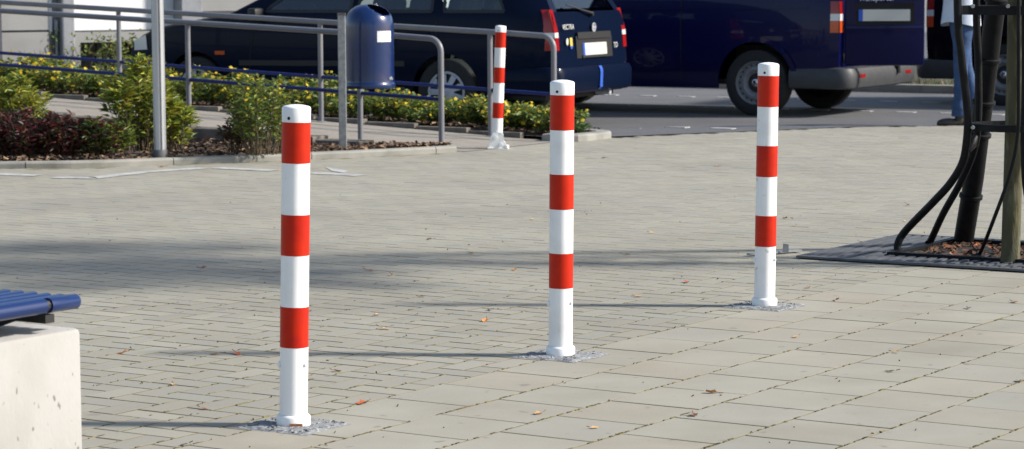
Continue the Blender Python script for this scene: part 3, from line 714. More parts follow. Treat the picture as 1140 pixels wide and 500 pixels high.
for j in range(G + 1):
    for i in range(G + 1):
        p = EN(OP_E0 + (OP_E1 - OP_E0) * i / G, OP_N0 + (OP_N1 - OP_N0) * j / G); vs.append((p.x, p.y, .007 + .004 * noise.noise(p * 14)))
b.add(vs, [(j * (G + 1) + i, j * (G + 1) + i + 1, (j + 1) * (G + 1) + i + 1, (j + 1) * (G + 1) + i) for j in range(G) for i in range(G)])
o = b.build('tree_pit_soil', M['soil'], plaza)
b = MB(); rr = random.Random(4)
for k in range(620):
    p = EN(rr.uniform(OP_E0 + .01, OP_E1 - .01), rr.uniform(OP_N0 + .01, OP_N1 - .01), rr.uniform(.010, .020))
    chip(b, p, rr.uniform(.008, .024), [(.7, .45, .35), (1.2, .55, .3), (.45, .3, .25), (1.9, 1.2, .8), (.3, .22, .2), (.5, .4, .3)])
o = b.build('tree_pit_leaves', M['chip']); tag(o, 'rusty brown fallen leaves filling the tree pit', 'leaf litter', kind='stuff')

# tree: young street tree, trunk in view, crown above the frame (its shade falls across the plaza)
TP = onz(1125, 292, .01); TP.z = .0
tree = thing('young_tree', TP, 'slim young street tree with mossy bark standing in the iron guard', 'tree')
rr = random.Random(8)
b = MB(); zs = [0, .05, .3, .8, 1.3, 1.9, 2.5, 3.0, 3.6, 4.2]
b.tube([(.012 * sin(z * 1.7), .01 * sin(z * 2.3 + 1), z) for z in zs], [.045, .041, .0405, .040, .038, .036, .032, .026, .018, .008], 18)
for k in range(16):
    z = rr.uniform(2.0, 3.7); a = k * 2.4; l = rr.uniform(.7, 1.15) * (1 - .12 * (z - 2)); d = Vector((cos(a), sin(a), .55))
    b.tube([Vector((0, 0, z)), Vector((0, 0, z)) + d * l * .5, Vector((0, 0, z)) + d * l + Vector((0, 0, .15))], [.016, .010, .004], 7)
b.build('trunk', M['bark'], tree, smooth=True)
b = MB(); CL = []
for k in range(70):
    a = rr.random() * 2 * pi; z = rr.uniform(1.75, 4.7); q = sqrt(rr.random()) * (1.1 - .16 * abs(z - 3.2) ** 1.6 if z < 4.7 else .3)
    CL.append((Vector((cos(a) * q, sin(a) * q, z)), rr.uniform(.12, .26)))
for k in range(5200):
    c, r = rr.choice(CL); p = c + Vector((rr.gauss(0, r * .5), rr.gauss(0, r * .5), rr.gauss(0, r * .45))); d = Vector((rr.gauss(0, 1), rr.gauss(0, 1), rr.gauss(-.3, .6)))
    leafquad(b, p, d, Vector((rr.gauss(0, .6), rr.gauss(0, .6), 1)), rr.uniform(.06, .11), rr.uniform(.04, .07), jit(rr, rr.choice(GREEN[:3] + [(.15, .13, .03)])))
o = b.build('crown', M['leaf'], tree); o['kind'] = 'stuff'

# tulip-shaped guard: bars drawn in at the waist, splayed feet
TD = TP.y
guard = thing('tree_guard', TP, 'black iron tree guard with bars splaying out to feet around the young tree', 'tree guard')
def gp(px, py, Y): return onY(px, py, Y) - TP
def bar(name, pts, r, n=10, ry=None, parent=guard, fl=None):
    b = MB(); P = catmull([tuple(p) for p in pts], 6)
    b.tube(P, r, n, True, ry=ry); return b.build(name, M['iron'], parent, smooth=True)
ft1 = EN(10.37, -4.68, .025); ft2 = EN(10.66, -4.66, .025); ft3 = EN(10.29, -4.27, .03)
def up(p, k=1.0): return p
barA = [gp(1066, -260, TD - .04), gp(1066, 0, TD - .04), gp(1070, 60, TD - .03), gp(1077, 125, TD - .0), gp(1076, 158, TD + .03), gp(1071, 182, TD + .07), gp(1058, 204, TD + .13), gp(1040, 224, TD + .2), gp(1009, 256, ft1.y - .02), gp(1000, 270, ft1.y), ft1 - TP]
barB = [gp(1088, -260, TD + .2), gp(1087, 0, TD + .2), gp(1089, 70, TD + .22), gp(1089, 132, TD + .25), gp(1084, 168, TD + .28), gp(1070, 202, TD + .36), gp(1050, 238, TD + .45), gp(1037, 266, ft2.y), ft2 - TP]
barD = [gp(1134, -260, TD - .22), gp(1134, 0, TD - .22), gp(1134, 90, TD - .20), gp(1133, 150, TD - .17), gp(1124, 195, TD - .14), gp(1106, 245, TD - .08), gp(1092, 280, ft3.y), ft3 - TP]
bar('bar', barA, .0175); bar('bar', barB, .0165); bar('bar', barD, .0085)
# mirrored bars on the far side of the trunk
def mirror(P): return [Vector((-p.x, -p.y, p.z)) + Vector((.06, .22, 0)) for p in P]
bar('bar', mirror(barA), .0155); bar('bar', mirror(barB), .0150)
barE = [gp(1141, -260, TD - .12), gp(1141, 0, TD - .12), gp(1141, 90, TD - .1), gp(1140, 160, TD - .1), gp(1143, 215, TD - .1), gp(1156, 262, TD - .08), gp(1168, 300, TD - .05)]
bar('bar', barE, .015)
b = MB(); kn = gp(1082, 160, TD + .12); b.tube([kn + Vector((-.02, -.02, -.03)), kn + Vector((0, 0, 0)), kn + Vector((.02, .02, .03))], [.012, .024, .012], 10); b.build('clamp', M['iron'], guard, smooth=True)
# thick leaning tube with rings
b = MB(); A0 = EN(10.92, -4.60, .0) - TP; A1 = gp(1084, 200, TD + .62); A2 = gp(1109, 0, TD + .42); A3 = gp(1134, -220, TD + .3)
b.tube([A0, A1, A2, A3], [.046, .045, .044, .043], 20); stake = b.build('support_tube', M['iron'], guard, smooth=True)
for t_ in (.31, .78, .98, 1.24, 1.6):
    p = A0.lerp(A1, t_ / .31 * .33) if t_ < .3 else (A0.lerp(A1, .75) if t_ == .31 else A1.lerp(A2, min(1, (t_ - .5) / 1.1)))
    d = (A2 - A1).normalized(); b = MB(); b.tube([p - d * .012, p - d * .007, p + d * .007, p + d * .012], [.047, .054, .054, .047], 20); b.build('ring', M['iron'], stake, smooth=True)
def hoop(z, sy=.019, sx=.010, hr=.232):
    # band joining the bars, follows the round of the guard
    pts = []
    cx, cy = gp(1134, 10, TD + .02).x, .06
    for k in range(33):
        a = 2 * pi * k / 32; pts.append((cx + hr * cos(a), cy + hr * .95 * sin(a), z))
    b = MB(); vs = []; n = len(pts) - 1
    for i in range(n):
        x, y, z_ = pts[i]; d = Vector((x - cx, y - cy, 0)).normalized()
        for (o_, h) in ((-sx, -sy), (sx, -sy), (sx, sy), (-sx, sy)): vs.append(Vector((x, y, z_)) + d * o_ + Vector((0, 0, h)))
    b.add(vs, [(i * 4 + j, i * 4 + (j + 1) % 4, ((i + 1) % n) * 4 + (j + 1) % 4, ((i + 1) % n) * 4 + j) for i in range(n) for j in range(4)])
    b.build('hoop', M['iron'], guard, fix=True)
hoop(gp(1120, 12, TD - .2).z); hoop(gp(1120, 145, TD - .2).z, .015, hr=.185); hoop(gp(1120, -230, TD - .2).z)
for p in (ft1, ft2, ft3):
    b = MB(); b.lathe([(.03, 0), (.03, .008), (.012, .014)], 14, Matrix.Translation(p - TP - Vector((0, 0, .012))), capt=False); b.build('foot', M['iron'], guard, smooth=True)
for p, px in ((gp(1083, 7, TD - .245), 1), (gp(1122, 7, TD - .255), 1), (gp(1083, 142, TD - .24), 1)):
    b = MB(); b.lathe([(.009, 0), (.007, .008)], 10, Matrix.Translation(p) @ Matrix.Rotation(pi / 2, 4, 'X')); b.build('bolt', M['galv'], guard, smooth=True)
# lowered steel latch flap in the ground by the grate
lp = onz(873, 280, .006)
latch = thing('ground_latch', lp, 'small galvanised ground plate with an upright tab beside the tree grate', 'latch')
b = MB(); a = onz(833, 284, .006) - lp; c = onz(890, 279.5, .006) - lp; d = (c - a).normalized(); q = Vector((-d.y, d.x, 0))
b.prism([a - q * .012, c - q * .02, c + q * .02, a + q * .012], (0, 0, .008)); b.build('plate', M['galv'], latch)
b = MB(); p0 = onz(871, 281, .01) - lp; b.prism([p0 + Vector((0, 0, .0)), p0 + Vector((.028, 0, 0)), p0 + Vector((.028, 0, .036)), p0 + Vector((.004, 0, .040))], (0, .006, 0)); b.build('tab', M['galv'], latch)

# ------------------------------------------------------------------ bench
BD = 6.0
bcorner = onY(91, 364.5, BD)                   # far top corner of the concrete block
bz = bcorner.z
ST = onY(97, 329.5, BD - .03)
bench = thing('bench', (bcorner.x, bcorner.y, 0), 'blue slatted metal bench seat on a pale concrete block at the left edge', 'bench')
def bl(e, n, z): return EV * e + NV * n + Vector((0, 0, z))
b = MB(); Lb = 1.7
b.box(bl(-Lb / 2, -.21, bz / 2 + .0), (Lb, .42, bz), RG, (1, 1, 1), 0, .014); b.build('concrete_block', M['concrete'], bench, smooth=True, sharp=35)
dst = ST - Vector((bcorner.x, bcorner.y, 0)); se = dst.dot(EV); sn = dst.dot(NV); szz = dst.z - .012
for i in range(11):
    n_ = sn - .022 - i * .044; b = MB(); rad = .0155
    ends = se - .012
    if i == 0:
        # outer tube slat with a bracket slit near its end
        b.tube([bl(ends - 1.75, n_, szz), bl(ends - .115, n_, szz)], .0185, 14); b.build('slat', M['benchblue'], bench, smooth=True)
        b = MB(); b.tube([bl(ends - .10, n_, szz), bl(ends - .006, n_, szz), bl(ends, n_, szz)], [.0185, .0185, .014], 14); b.build('slat', M['benchblue'], bench, smooth=True)
        b = MB(); b.tube([bl(ends - .12, n_, szz), bl(ends - .09, n_, szz)], .014, 10); b.build('bracket', M['blackp'], bench)
        continue
    b.tube([bl(ends - 1.75, n_, szz), bl(ends - .006, n_, szz), bl(ends, n_, szz)], [rad, rad, rad * .75], 10); b.build('slat', M['benchblue'], bench, smooth=True)
for ee in (-.107, -.85, -1.55):
    b = MB(); b.box(bl(se + ee, sn - .24, szz - .032), (.03, .44, .02), RG); b.build('cross_bar', M['blackp'], bench)
    b = MB(); b.prism([bl(se + ee - .012, sn - .12, szz - .04), bl(se + ee - .012, sn - .36, szz - .04), bl(se + ee - .012, sn - .30, bz + .001), bl(se + ee - .012, sn - .20, bz + .001)], EV * .024); b.build('leg', M['blackp'], bench)

# ------------------------------------------------------------------ building on the left
bY = 28.5
def bp(px, py, Y=bY): return onY(px, py, Y)
bx0, bx1 = bp(-160, 0).x, bp(560, 0).x
bld = thing('building', (bp(80, 0).x, bY, 0), 'pale rendered building with grey pillars and a low cellar window behind the ramp', 'building')
BL = Vector((bp(80, 0).x, bY, 0))
bld.rotation_euler = (0, 0, radians(30))
def bbox(name, x0, x1, z0, z1, y0, y1, m, parent=bld, bev=0.0):
    x0 = BL.x + (x0 - BL.x) * 1.16; x1 = BL.x + (x1 - BL.x) * 1.16
    b = MB(); b.box(Vector(((x0 + x1) / 2, (y0 + y1) / 2, (z0 + z1) / 2)) - BL, (x1 - x0, y1 - y0, z1 - z0), None, (1, 1, 1), 0, bev); return b.build(name, M[m], parent)
zl = bp(80, 34).z; X = lambda px: bp(px, 0).x; Z = lambda py: bp(80, py).z
bbox('wall', X(81), bx1, zl, 4.6, bY, bY + .3, 'wallwhite')
# plinth with a cellar window opening
wx0, wx1, wz0, wz1 = X(86), X(150), Z(82), Z(47.5)
bbox('plinth', X(79), wx0, -.4, zl - .02, bY - .05, bY + .3, 'wallgrey'); bbox('plinth', wx1, bx1, -.4, zl - .02, bY - .05, bY + .3, 'wallgrey')
bbox('plinth', wx0, wx1, wz1, zl - .02, bY - .05, bY + .3, 'wallgrey'); bbox('plinth', wx0, wx1, -.4, wz0, bY - .05, bY + .3, 'wallgrey')
win = bbox('cellar_window', wx0, wx1, wz0, wz1, bY + .22, bY + .28, 'windowdark'); bbox('window_frame', wx0 + .25, wx0 + .29, wz0, wz1, bY + .19, bY + .215, 'walldark', win)
bbox('ledge', X(81), bx1, zl - .02, zl, bY - .02, bY, 'walldark')
bbox('pillar', X(66), X(79), -.4, 4.6, bY - .12, bY + .3, 'pipe', bld, .02)
bbox('wall', X(8), X(56), -.4, zl - .012, bY - .02, bY + .3, 'wallgrey'); bbox('wall', X(8), X(56), zl + .012, 4.6, bY - .02, bY + .3, 'wallgrey')
bbox('joint', X(8), X(56), zl - .012, zl + .012, bY + .0, bY + .3, 'walldark')
bbox('wall', X(56), X(66), -.4, 4.6, bY + .05, bY + .3, 'wallgrey'); bbox('white_trim', X(57), X(60), Z(35), 4.6, bY + .01, bY + .05, 'wallwhite')
bbox('wall', bx0, X(8), -.4, 4.6, bY - .06, bY + .3, 'walldark')
bbox('pillar', X(184), X(206), -.4, 4.6, bY - .25, bY - .001, 'pipe', bld, .01)
bbox('wall', X(208), X(470), zl + .2, 4.6, bY - .14, bY - .002, 'wallgrey')
b = MB(); pxx = (X(63) - BL.x) * 1.16; b.tube([(pxx, -.02, -.3), (pxx, -.02, Z(36)), (pxx, -.02, Z(34))], .018, 10); b.tube([(pxx, -.02, Z(33)), (pxx, -.02, Z(22))], .03, 10); b.build('downpipe', M['galv'], bld, smooth=True)
# roof slab and body depth
bbox('roof', bx0 - .2, bx1 + .2, 4.6, 4.85, bY - .4, bY + 9, 'walldark')
bbox('wall', bx1 - .3, bx1, -.4, 4.6, bY + .31, bY + 8.8, 'wallwhite'); bbox('wall', bx0, bx1, -.4, 4.6, bY + 8.5, bY + 8.8, 'wallwhite')
for (x0, x1) in ((X(90), X(170)), (X(225), X(300))):
    f = bbox('window', x0, x1, 1.7, 3.0, bY - .16, bY - .145, 'windowdark'); bbox('window_frame', x0 - .06, x1 + .06, 1.64, 1.7, bY - .2, bY - .14, 'walldark', f)
# straggling climber on the wall
b = MB(); rr = random.Random(77); st = MB()
cl = thing('climbing_plant', (X(110), bY - .2, -.1), 'straggling climber with thin shoots against the cellar wall', 'plant')
for k in range(26):
    p = Vector((rr.uniform(-.5, .9), rr.uniform(-.1, .1), .1)); pts = [p.copy()]
    for j in range(7): p = p + Vector((rr.gauss(.02, .08), rr.gauss(0, .03), rr.uniform(.04, .13))); pts.append(p.copy())
    st.tube(pts, .004, 4, False)
    for j in range(40):
        q = rr.choice(pts) + Vector((rr.gauss(0, .04), rr.gauss(0, .04), rr.gauss(0, .04))); leafquad(b, q, Vector((rr.gauss(0, 1), rr.gauss(0, .6), rr.gauss(0, .6))), Vector((0, -1, .5)), .05, .025, jit(rr, rr.choice(GREEN)))
o = b.build('foliage', M['leaf'], cl); o['kind'] = 'stuff'; o = st.build('stems', M['stem'], cl); o['kind'] = 'stuff'

# ------------------------------------------------------------------ vehicles
def interp(P, x):
    if x <= P[0][0]: return P[0][1]
    for (a, b_), (c, d) in zip(P, P[1:]):
        if x <= c: return b_ + (d - b_) * (x - a) / (c - a)
    return P[-1][1]
def smooth_interp(P, x, k=.05): return sum(interp(P, x + d * k) for d in (-2, -1, 0, 1, 2)) / 5
class Car:
    # local axes: x forward from the rear axle, y to the vehicle's left, z up
    def __init__(s, root, p, paint):
        s.r = root; s.p = p; s.paint = paint
    def W(s, x):
        p = s.p; xr, xf = p['xr'], p['xf']; w = p['w']
        dr, df = x - xr, xf - x
        k = 1.0
        if dr < p['rr']: k = min(k, 1 - p['rk'] * (1 - dr / p['rr']) ** 2.2)
        if df < p['fr']: k = min(k, 1 - p['fk'] * (1 - df / p['fr']) ** 2.2)
        return w * k
    def Y(s, x, z):
        p = s.p; belt = p['belt']; W = s.W(x)
        if z <= belt:
            lo = p['zl']; mid = p['zm']
            if z > mid: return W * (1 - .022 * ((z - mid) / (belt - mid)) ** 2)
            return W * (1 - .05 * ((mid - z) / (mid - lo)) ** 2)
        return W * .978 - (z - belt) * p['tum'] - .25 * p['tum'] * (z - belt) ** 2
    def top(s, x): return smooth_interp(s.p['prof'], x, s.p.get('sm', .05))
    def bottom(s, x):
        z = s.p['sill']
        if x < s.p['xr'] + .5: z = s.p['sill'] + .08 
        for xa in (0, s.p['wb']):
            d = abs(x - xa); R = s.p['arch']
            if d < R: z = max(z, s.p['R'] + sqrt(R * R - d * d))
        return z
    def shear(s, x, z):
        return smooth_interp(s.p['rear'], z, .03) * sstep(s.p['xr'] + .9, s.p['xr'], x)
    def pt(s, x, z, off=0.0, side=1):
        return Vector((x + s.shear(x, z), side * (s.Y(x, z) + off), z))
    def body(s):
        p = s.p; xs = []
        x = p['xr']
        while x < p['xf']:
            xs.append(x); x += .02 if (x - p['xr'] < .1 or p['xf'] - x < .12) else .045
        for xa in (0, p['wb']):
            xs += [xa - p['arch'] - .0005, xa - p['arch'] + .004, xa + p['arch'] + .0005, xa + p['arch'] - .004]
        xs = sorted(xs + [p['xf']]); NB, NG, NR = 12, 10, 6; vs = []; m = NB + NG + NR + 1
        for x in xs:
            zb, zt = s.bottom(x), s.top(x); belt = min(p['belt'], zt - .05); ze = max(belt + .005, zt - .05); col_ = []
            for j in range(NB): z = zb + (belt - zb) * j / NB; col_.append((s.Y(x, z), z))
            for j in range(NG): z = belt + (ze - belt) * j / NG; col_.append((s.Y(x, z), z))
            ye = s.Y(x, ze)
            for j in range(NR + 1):
                a = (pi / 2) * j / NR; col_.append((ye * (1 - (1 - cos(a)) ** 1.0) if j < NR else 0, ze + (zt - ze) * sin(a) ** (.6)))
            for (y, z) in col_: vs.append(Vector((x + s.shear(x, z), y, z)))
        n = len(xs); A = vs; B = [Vector((v.x, -v.y, v.z)) for v in vs]; b = MB()
        f1 = [(i * m + j, (i + 1) * m + j, (i + 1) * m + j + 1, i * m + j + 1) for i in range(n - 1) for j in range(m - 1)]
        skip = s.p.get('holes', [])
        def keep(f):
            c = sum((A[i] for i in f), Vector()) / 4
            return not any(inpoly(c.x - s.shear(c.x, c.z), c.z, H) for H in skip)
        f1 = [f for f in f1 if keep(f)]
        b.add(A, f1); b.add(B, [tuple(reversed(f)) for f in f1])
        for i in (0, n - 1):
            ring = [A[i * m + j] for j in range(m)] + [B[i * m + j] for j in range(m - 2, -1, -1)]
            if i == 0 and s.p.get('rearhole'):
                z0, z1 = s.p['rearhole']
                lo = [j for j in range(m) if A[j].z <= z0]; hi = [j for j in range(m) if A[j].z >= z1]; mid_ = [j for j in range(m) if z0 < A[j].z < z1]
                j0, j1 = lo[-1], hi[0]
                b.add([A[j] for j in lo] + [B[j] for j in reversed(lo)], [tuple(range(2 * len(lo)))]); b.add([A[j] for j in hi] + [B[j] for j in reversed(hi)], [tuple(range(2 * len(hi)))])
                for sgn in (1, -1):
                    L_ = [Vector((v.x, v.y * sgn, v.z)) for v in (A[j] for j in range(j0, j1 + 1))]; I_ = [Vector((v.x - .001, v.y - sgn * .11, v.z)) for v in L_]
                    k = len(L_); b.add(L_ + I_, [(i_, i_ + 1, k + i_ + 1, k + i_) for i_ in range(k - 1)])
            else: b.add(ring, [tuple(range(len(ring)))])
        o = b.build('body', M[s.paint], s.r, smooth=True, fix=True, sharp=38)
        # dark inner floor and wheel housings
        b = MB(); b.box(((p['xr'] + p['xf']) / 2, 0, p['sill'] + .06), (p['xf'] - p['xr'] - .25, p['w'] * 1.72, .05)); b.build('underbody', M['blackp'], s.r)
        for xa in (0, p['wb']):
            b = MB(); b.box((xa, 0, p['R'] + .16), (p['arch'] * 1.8, p['w'] * 1.25, p['arch'] * 1.0)); b.build('wheel_housing', M['blackp'], s.r)
        return o
    def panel(s, name, poly, mname, off=.004, side=1, parent=None, sub=6, thick=.004):
        # polygon given in (x,z) laid on the curved flank
        P = []
        for (a, c) in zip(poly, poly[1:] + poly[:1]):
            for k in range(sub): P.append((a[0] + (c[0] - a[0]) * k / sub, a[1] + (c[1] - a[1]) * k / sub))
        b = MB(); cx = sum(q[0] for q in P) / len(P); cz = sum(q[1] for q in P) / len(P); n = len(P); vs = []
        for t in (1.0, .66, .33):
            for q in P: vs.append(s.pt(cx + (q[0] - cx) * t, cz + (q[1] - cz) * t, off, side))
        vs.append(s.pt(cx, cz, off, side)); fs = []
        for r in range(2):
            for k in range(n): fs.append((r * n + k, r * n + (k + 1) % n, (r + 1) * n + (k + 1) % n, (r + 1) * n + k))
        for k in range(n): fs.append((2 * n + k, 2 * n + (k + 1) % n, 3 * n))
        b.add(vs, fs); o = b.build(name, M[mname], parent or s.r, smooth=True, fix=True)
        return o
    def line(s, name, pts, wd, mname, side=1, off=.0025, parent=None):
        # thin strip along (x,z) points
        P = []
        for (a, c) in zip(pts, pts[1:]):
            for k in range(8): P.append((a[0] + (c[0] - a[0]) * k / 8, a[1] + (c[1] - a[1]) * k / 8))
        P.append(pts[-1]); vs = []
        for i, q in enumerate(P):
            a, c = P[max(0, i - 1)], P[min(len(P) - 1, i + 1)]; dx, dz = c[0] - a[0], c[1] - a[1]; l = sqrt(dx * dx + dz * dz) or 1
            nx_, nz_ = -dz / l * wd / 2, dx / l * wd / 2
            vs += [s.pt(q[0] + nx_, q[1] + nz_, off, side), s.pt(q[0] - nx_, q[1] - nz_, off, side)]
        b = MB(); b.add(vs, [(2 * i, 2 * i + 1, 2 * i + 3, 2 * i + 2) for i in range(len(P) - 1)]); return b.build(name, M[mname], parent or s.r, smooth=True)
    def wheel(s, x, side, style):
        p = s.p; R = p['R']; rim = p['rim']; y = side * (p['w'] - .02); tw = .19
        Mx = Matrix.Translation((x, y, R)) @ Matrix.Rotation(-side * pi / 2, 4, 'X')
        w_ = MB(); w_.lathe([(rim * .98, -tw), (R * .93, -tw), (R, -tw + .02), (R, -.03), (R * .985, -.012), (R * .93, -.002), (rim + .012, .004), (rim * .99, -.004)], 40, Mx, False, False)
        wo = w_.build('wheel', M['tyre'], s.r, smooth=True)
        b = MB()
        if style == 'steel':
            b.lathe([(rim, -.004), (rim * .965, .004), (rim * .93, -.006), (rim * .90, -.03), (rim * .80, -.034)], 40, Mx, False, False)
            b.lathe([(rim * .80, -.034), (rim * .74, -.012), (rim * .62, -.008), (rim * .52, -.025), (rim * .45, -.045)], 40, Mx, False, False)
            b.build('rim', M['steelrim'], wo, smooth=True)
            b = MB(); b.lathe([(rim * .95, -.05), (.003, -.05)], 30, Mx, False, False); b.build('brake_disc', M['blackp'], wo)
            b = MB()
            for k in range(20):
                a = 2 * pi * k / 20; Mk = Mx @ Matrix.Rotation(a, 4, 'Z') @ Matrix.Translation((rim * .84, 0, -.0325)); b.lathe([(rim * .045, 0), (rim * .045, .004)], 8, Mk)
            b.build('vent_hole', M['blackp'], wo)
            b = MB(); b.lathe([(rim * .2, -.046), (rim * .19, -.006), (rim * .15, 0)], 24, Mx); hc_ = b.build('hub_cap', M['chrome'], wo, smooth=True)
            b = MB()
            for seg in (((-.5, .6), (0, -.15)), ((0, -.15), (.5, .6)), ((-.75, .2), (-.35, -.7)), ((-.35, -.7), (0, 0)), ((0, 0), (.35, -.7)), ((.35, -.7), (.75, .2))):
                q = [Mx @ Vector((side * u * rim * .16, -v * rim * .16, .0015)) for u, v in seg]; b.tube(q, .0028, 6)
            b.build('emblem', M['blackp'], hc_)
        else:
            b.lathe([(rim, -.004), (rim * .97, .006), (rim * .90, .006), (rim * .88, .0)], 40, Mx, False, False)
            b.lathe([(rim * .45, .010), (rim * .40, .016), (.004, .018)], 32, Mx, False, False)
            for k in range(9):
                a = 2 * pi * k / 9; vs = []
                for (r_, h_, da) in ((.88, .0, -.17), (.88, .0, .17), (.44, .011, .30), (.44, .011, -.30)): vs.append(Mx @ Vector((rim * r_ * cos(a + da), rim * r_ * sin(a + da), h_)))
                b.add(vs, [(0, 1, 2, 3)])
            b.build('rim', M['rim'], wo, smooth=True)
            b = MB(); b.lathe([(rim * .95, -.02), (.003, -.02)], 30, Mx, False, False); b.build('brake_disc', M['blackp'], wo)
        return wo
    def rear_box(s, name, y0, y1, z0, z1, mname, off=.004, depth=.03, parent=None, bev=.0, mi=0):
        # plate-like part on the tail, following the tail's slope in z
        xr = s.p['xr']; vs = []
        for d in (0, depth):
            for (y, z) in ((y0, z0), (y1, z0), (y1, z1), (y0, z1)): vs.append(Vector((xr + s.shear(xr, z) - off + d, y, z)))
        b = MB(); b.add(vs, [(0, 1, 2, 3), (7, 6, 5, 4), (0, 4, 5, 1), (1, 5, 6, 2), (2, 6, 7, 3), (3, 7, 4, 0)]); return b.build(name, M[mname], parent or s.r, fix=True)
    def bumper(s, x_out, z0, z1, mname, wrap=.55, front=False):
        p = s.p; b = MB(); sec = []; K = 18; xe = p['xf'] if front else p['xr']; sg = 1 if front else -1
        W = p['w'] * 1.0
        path = [(xe - sg * wrap, W + .004)]
        for k in range(9): a = (pi / 2) * k / 8; path.append((xe + sg * (x_out - .16 + .16 * sin(a)), W - .14 + .145 * cos(a)))
        path.append((xe + sg * (x_out + .02), 0))
        path = path + [(x, -y) for x, y in reversed(path[:-1])]
        prof = [(-.05, z0), (-.012, z0 + .015), (0, z0 + .06), (.004, z1 - .06), (-.02, z1 - .012), (-.06, z1), (-.14, z1)]
        vs = []
        for i, (x, y) in enumerate(path):
            a, c = path[max(0, i - 1)], path[min(len(path) - 1, i + 1)]; tx, ty = c[0] - a[0], c[1] - a[1]; l = sqrt(tx * tx + ty * ty); nx_, ny_ = (ty / l, -tx / l)
            if nx_ * sg < 0 and abs(y) < W * .8: nx_, ny_ = -nx_, -ny_
            if abs(y) >= W * .8 and ny_ * y < 0: nx_, ny_ = -nx_, -ny_
            for (o_, z) in prof: vs.append((x + nx_ * o_, y + ny_ * o_, z))
        m = len(prof); b.add(vs, [(i * m + j, (i + 1) * m + j, (i + 1) * m + j + 1, i * m + j + 1) for i in range(len(path) - 1) for j in range(m - 1)])
        return b.build('bumper', M[mname], s.r, smooth=True, fix=True)
def text_mesh(name, txt, size, mname, parent, mw, ext=.002):
    c = bpy.data.curves.new(name, 'FONT'); c.body = txt; c.size = size; c.extrude = ext; c.align_x = 'CENTER'; c.align_y = 'CENTER'
    t = bpy.data.objects.new(name, c); col.objects.link(t); dg = bpy.context.evaluated_depsgraph_get(); me = bpy.data.meshes.new_from_object(t.evaluated_get(dg))
    bpy.data.objects.remove(t); me.materials.clear(); me.materials.append(M[mname]); o = link(name, me, parent); o.matrix_local = mw; return o

# --- estate car
YAW1 = radians(26.5); F1 = Vector((-cos(YAW1), sin(YAW1), 0)); Lf1 = Vector((-sin(YAW1), -cos(YAW1), 0))
hub = Vector((-.575, 23.0, 0)); rp = hub - Lf1 * -(-.74) * -1 if False else hub - Lf1 * .80
estate = thing('estate_car', (rp.x, rp.y, -.088), 'dark blue-black estate car parked behind the flowers, tail towards the van', 'car')
estate.rotation_euler = (0, 0, atan2(F1.y, F1.x))
p1 = dict(xr=-1.08, xf=3.56, w=.855, rr=.5, rk=.10, fr=.9, fk=.22, belt=.985, zl=.2, zm=.62, tum=.36, sill=.20, R=.30, rim=.19, arch=.345, wb=2.70,
          prof=[(-1.08, 1.42), (-.6, 1.47), (.5, 1.49), (1.2, 1.46), (1.55, 1.40), (2.35, 1.02), (2.6, .985), (3.2, .89), (3.48, .79), (3.56, .68)], sm=.035,
          rear=[(.2, .05), (.55, 0), (.95, .03), (1.0, .05), (1.42, .30), (1.5, .34)], rearhole=(1.05, 1.38))
WIN1 = [[(-.62, 1.03), (.02, 1.03), (.06, 1.36), (-.52, 1.34)], [(.15, 1.03), (.92, 1.03), (.92, 1.37), (.17, 1.365)], [(1.0, 1.03), (1.93, 1.03), (1.52, 1.33), (1.0, 1.37)]]
p1['holes'] = WIN1
c1 = Car(estate, p1, 'navy2'); c1.body()
for wn in WIN1:
    for sd_ in (1, -1):
        g = c1.panel('window', wn, 'glass', -.004, sd_)
        c1.line('window_trim', wn + [wn[0]], .03, 'blackp', sd_, .003, g)
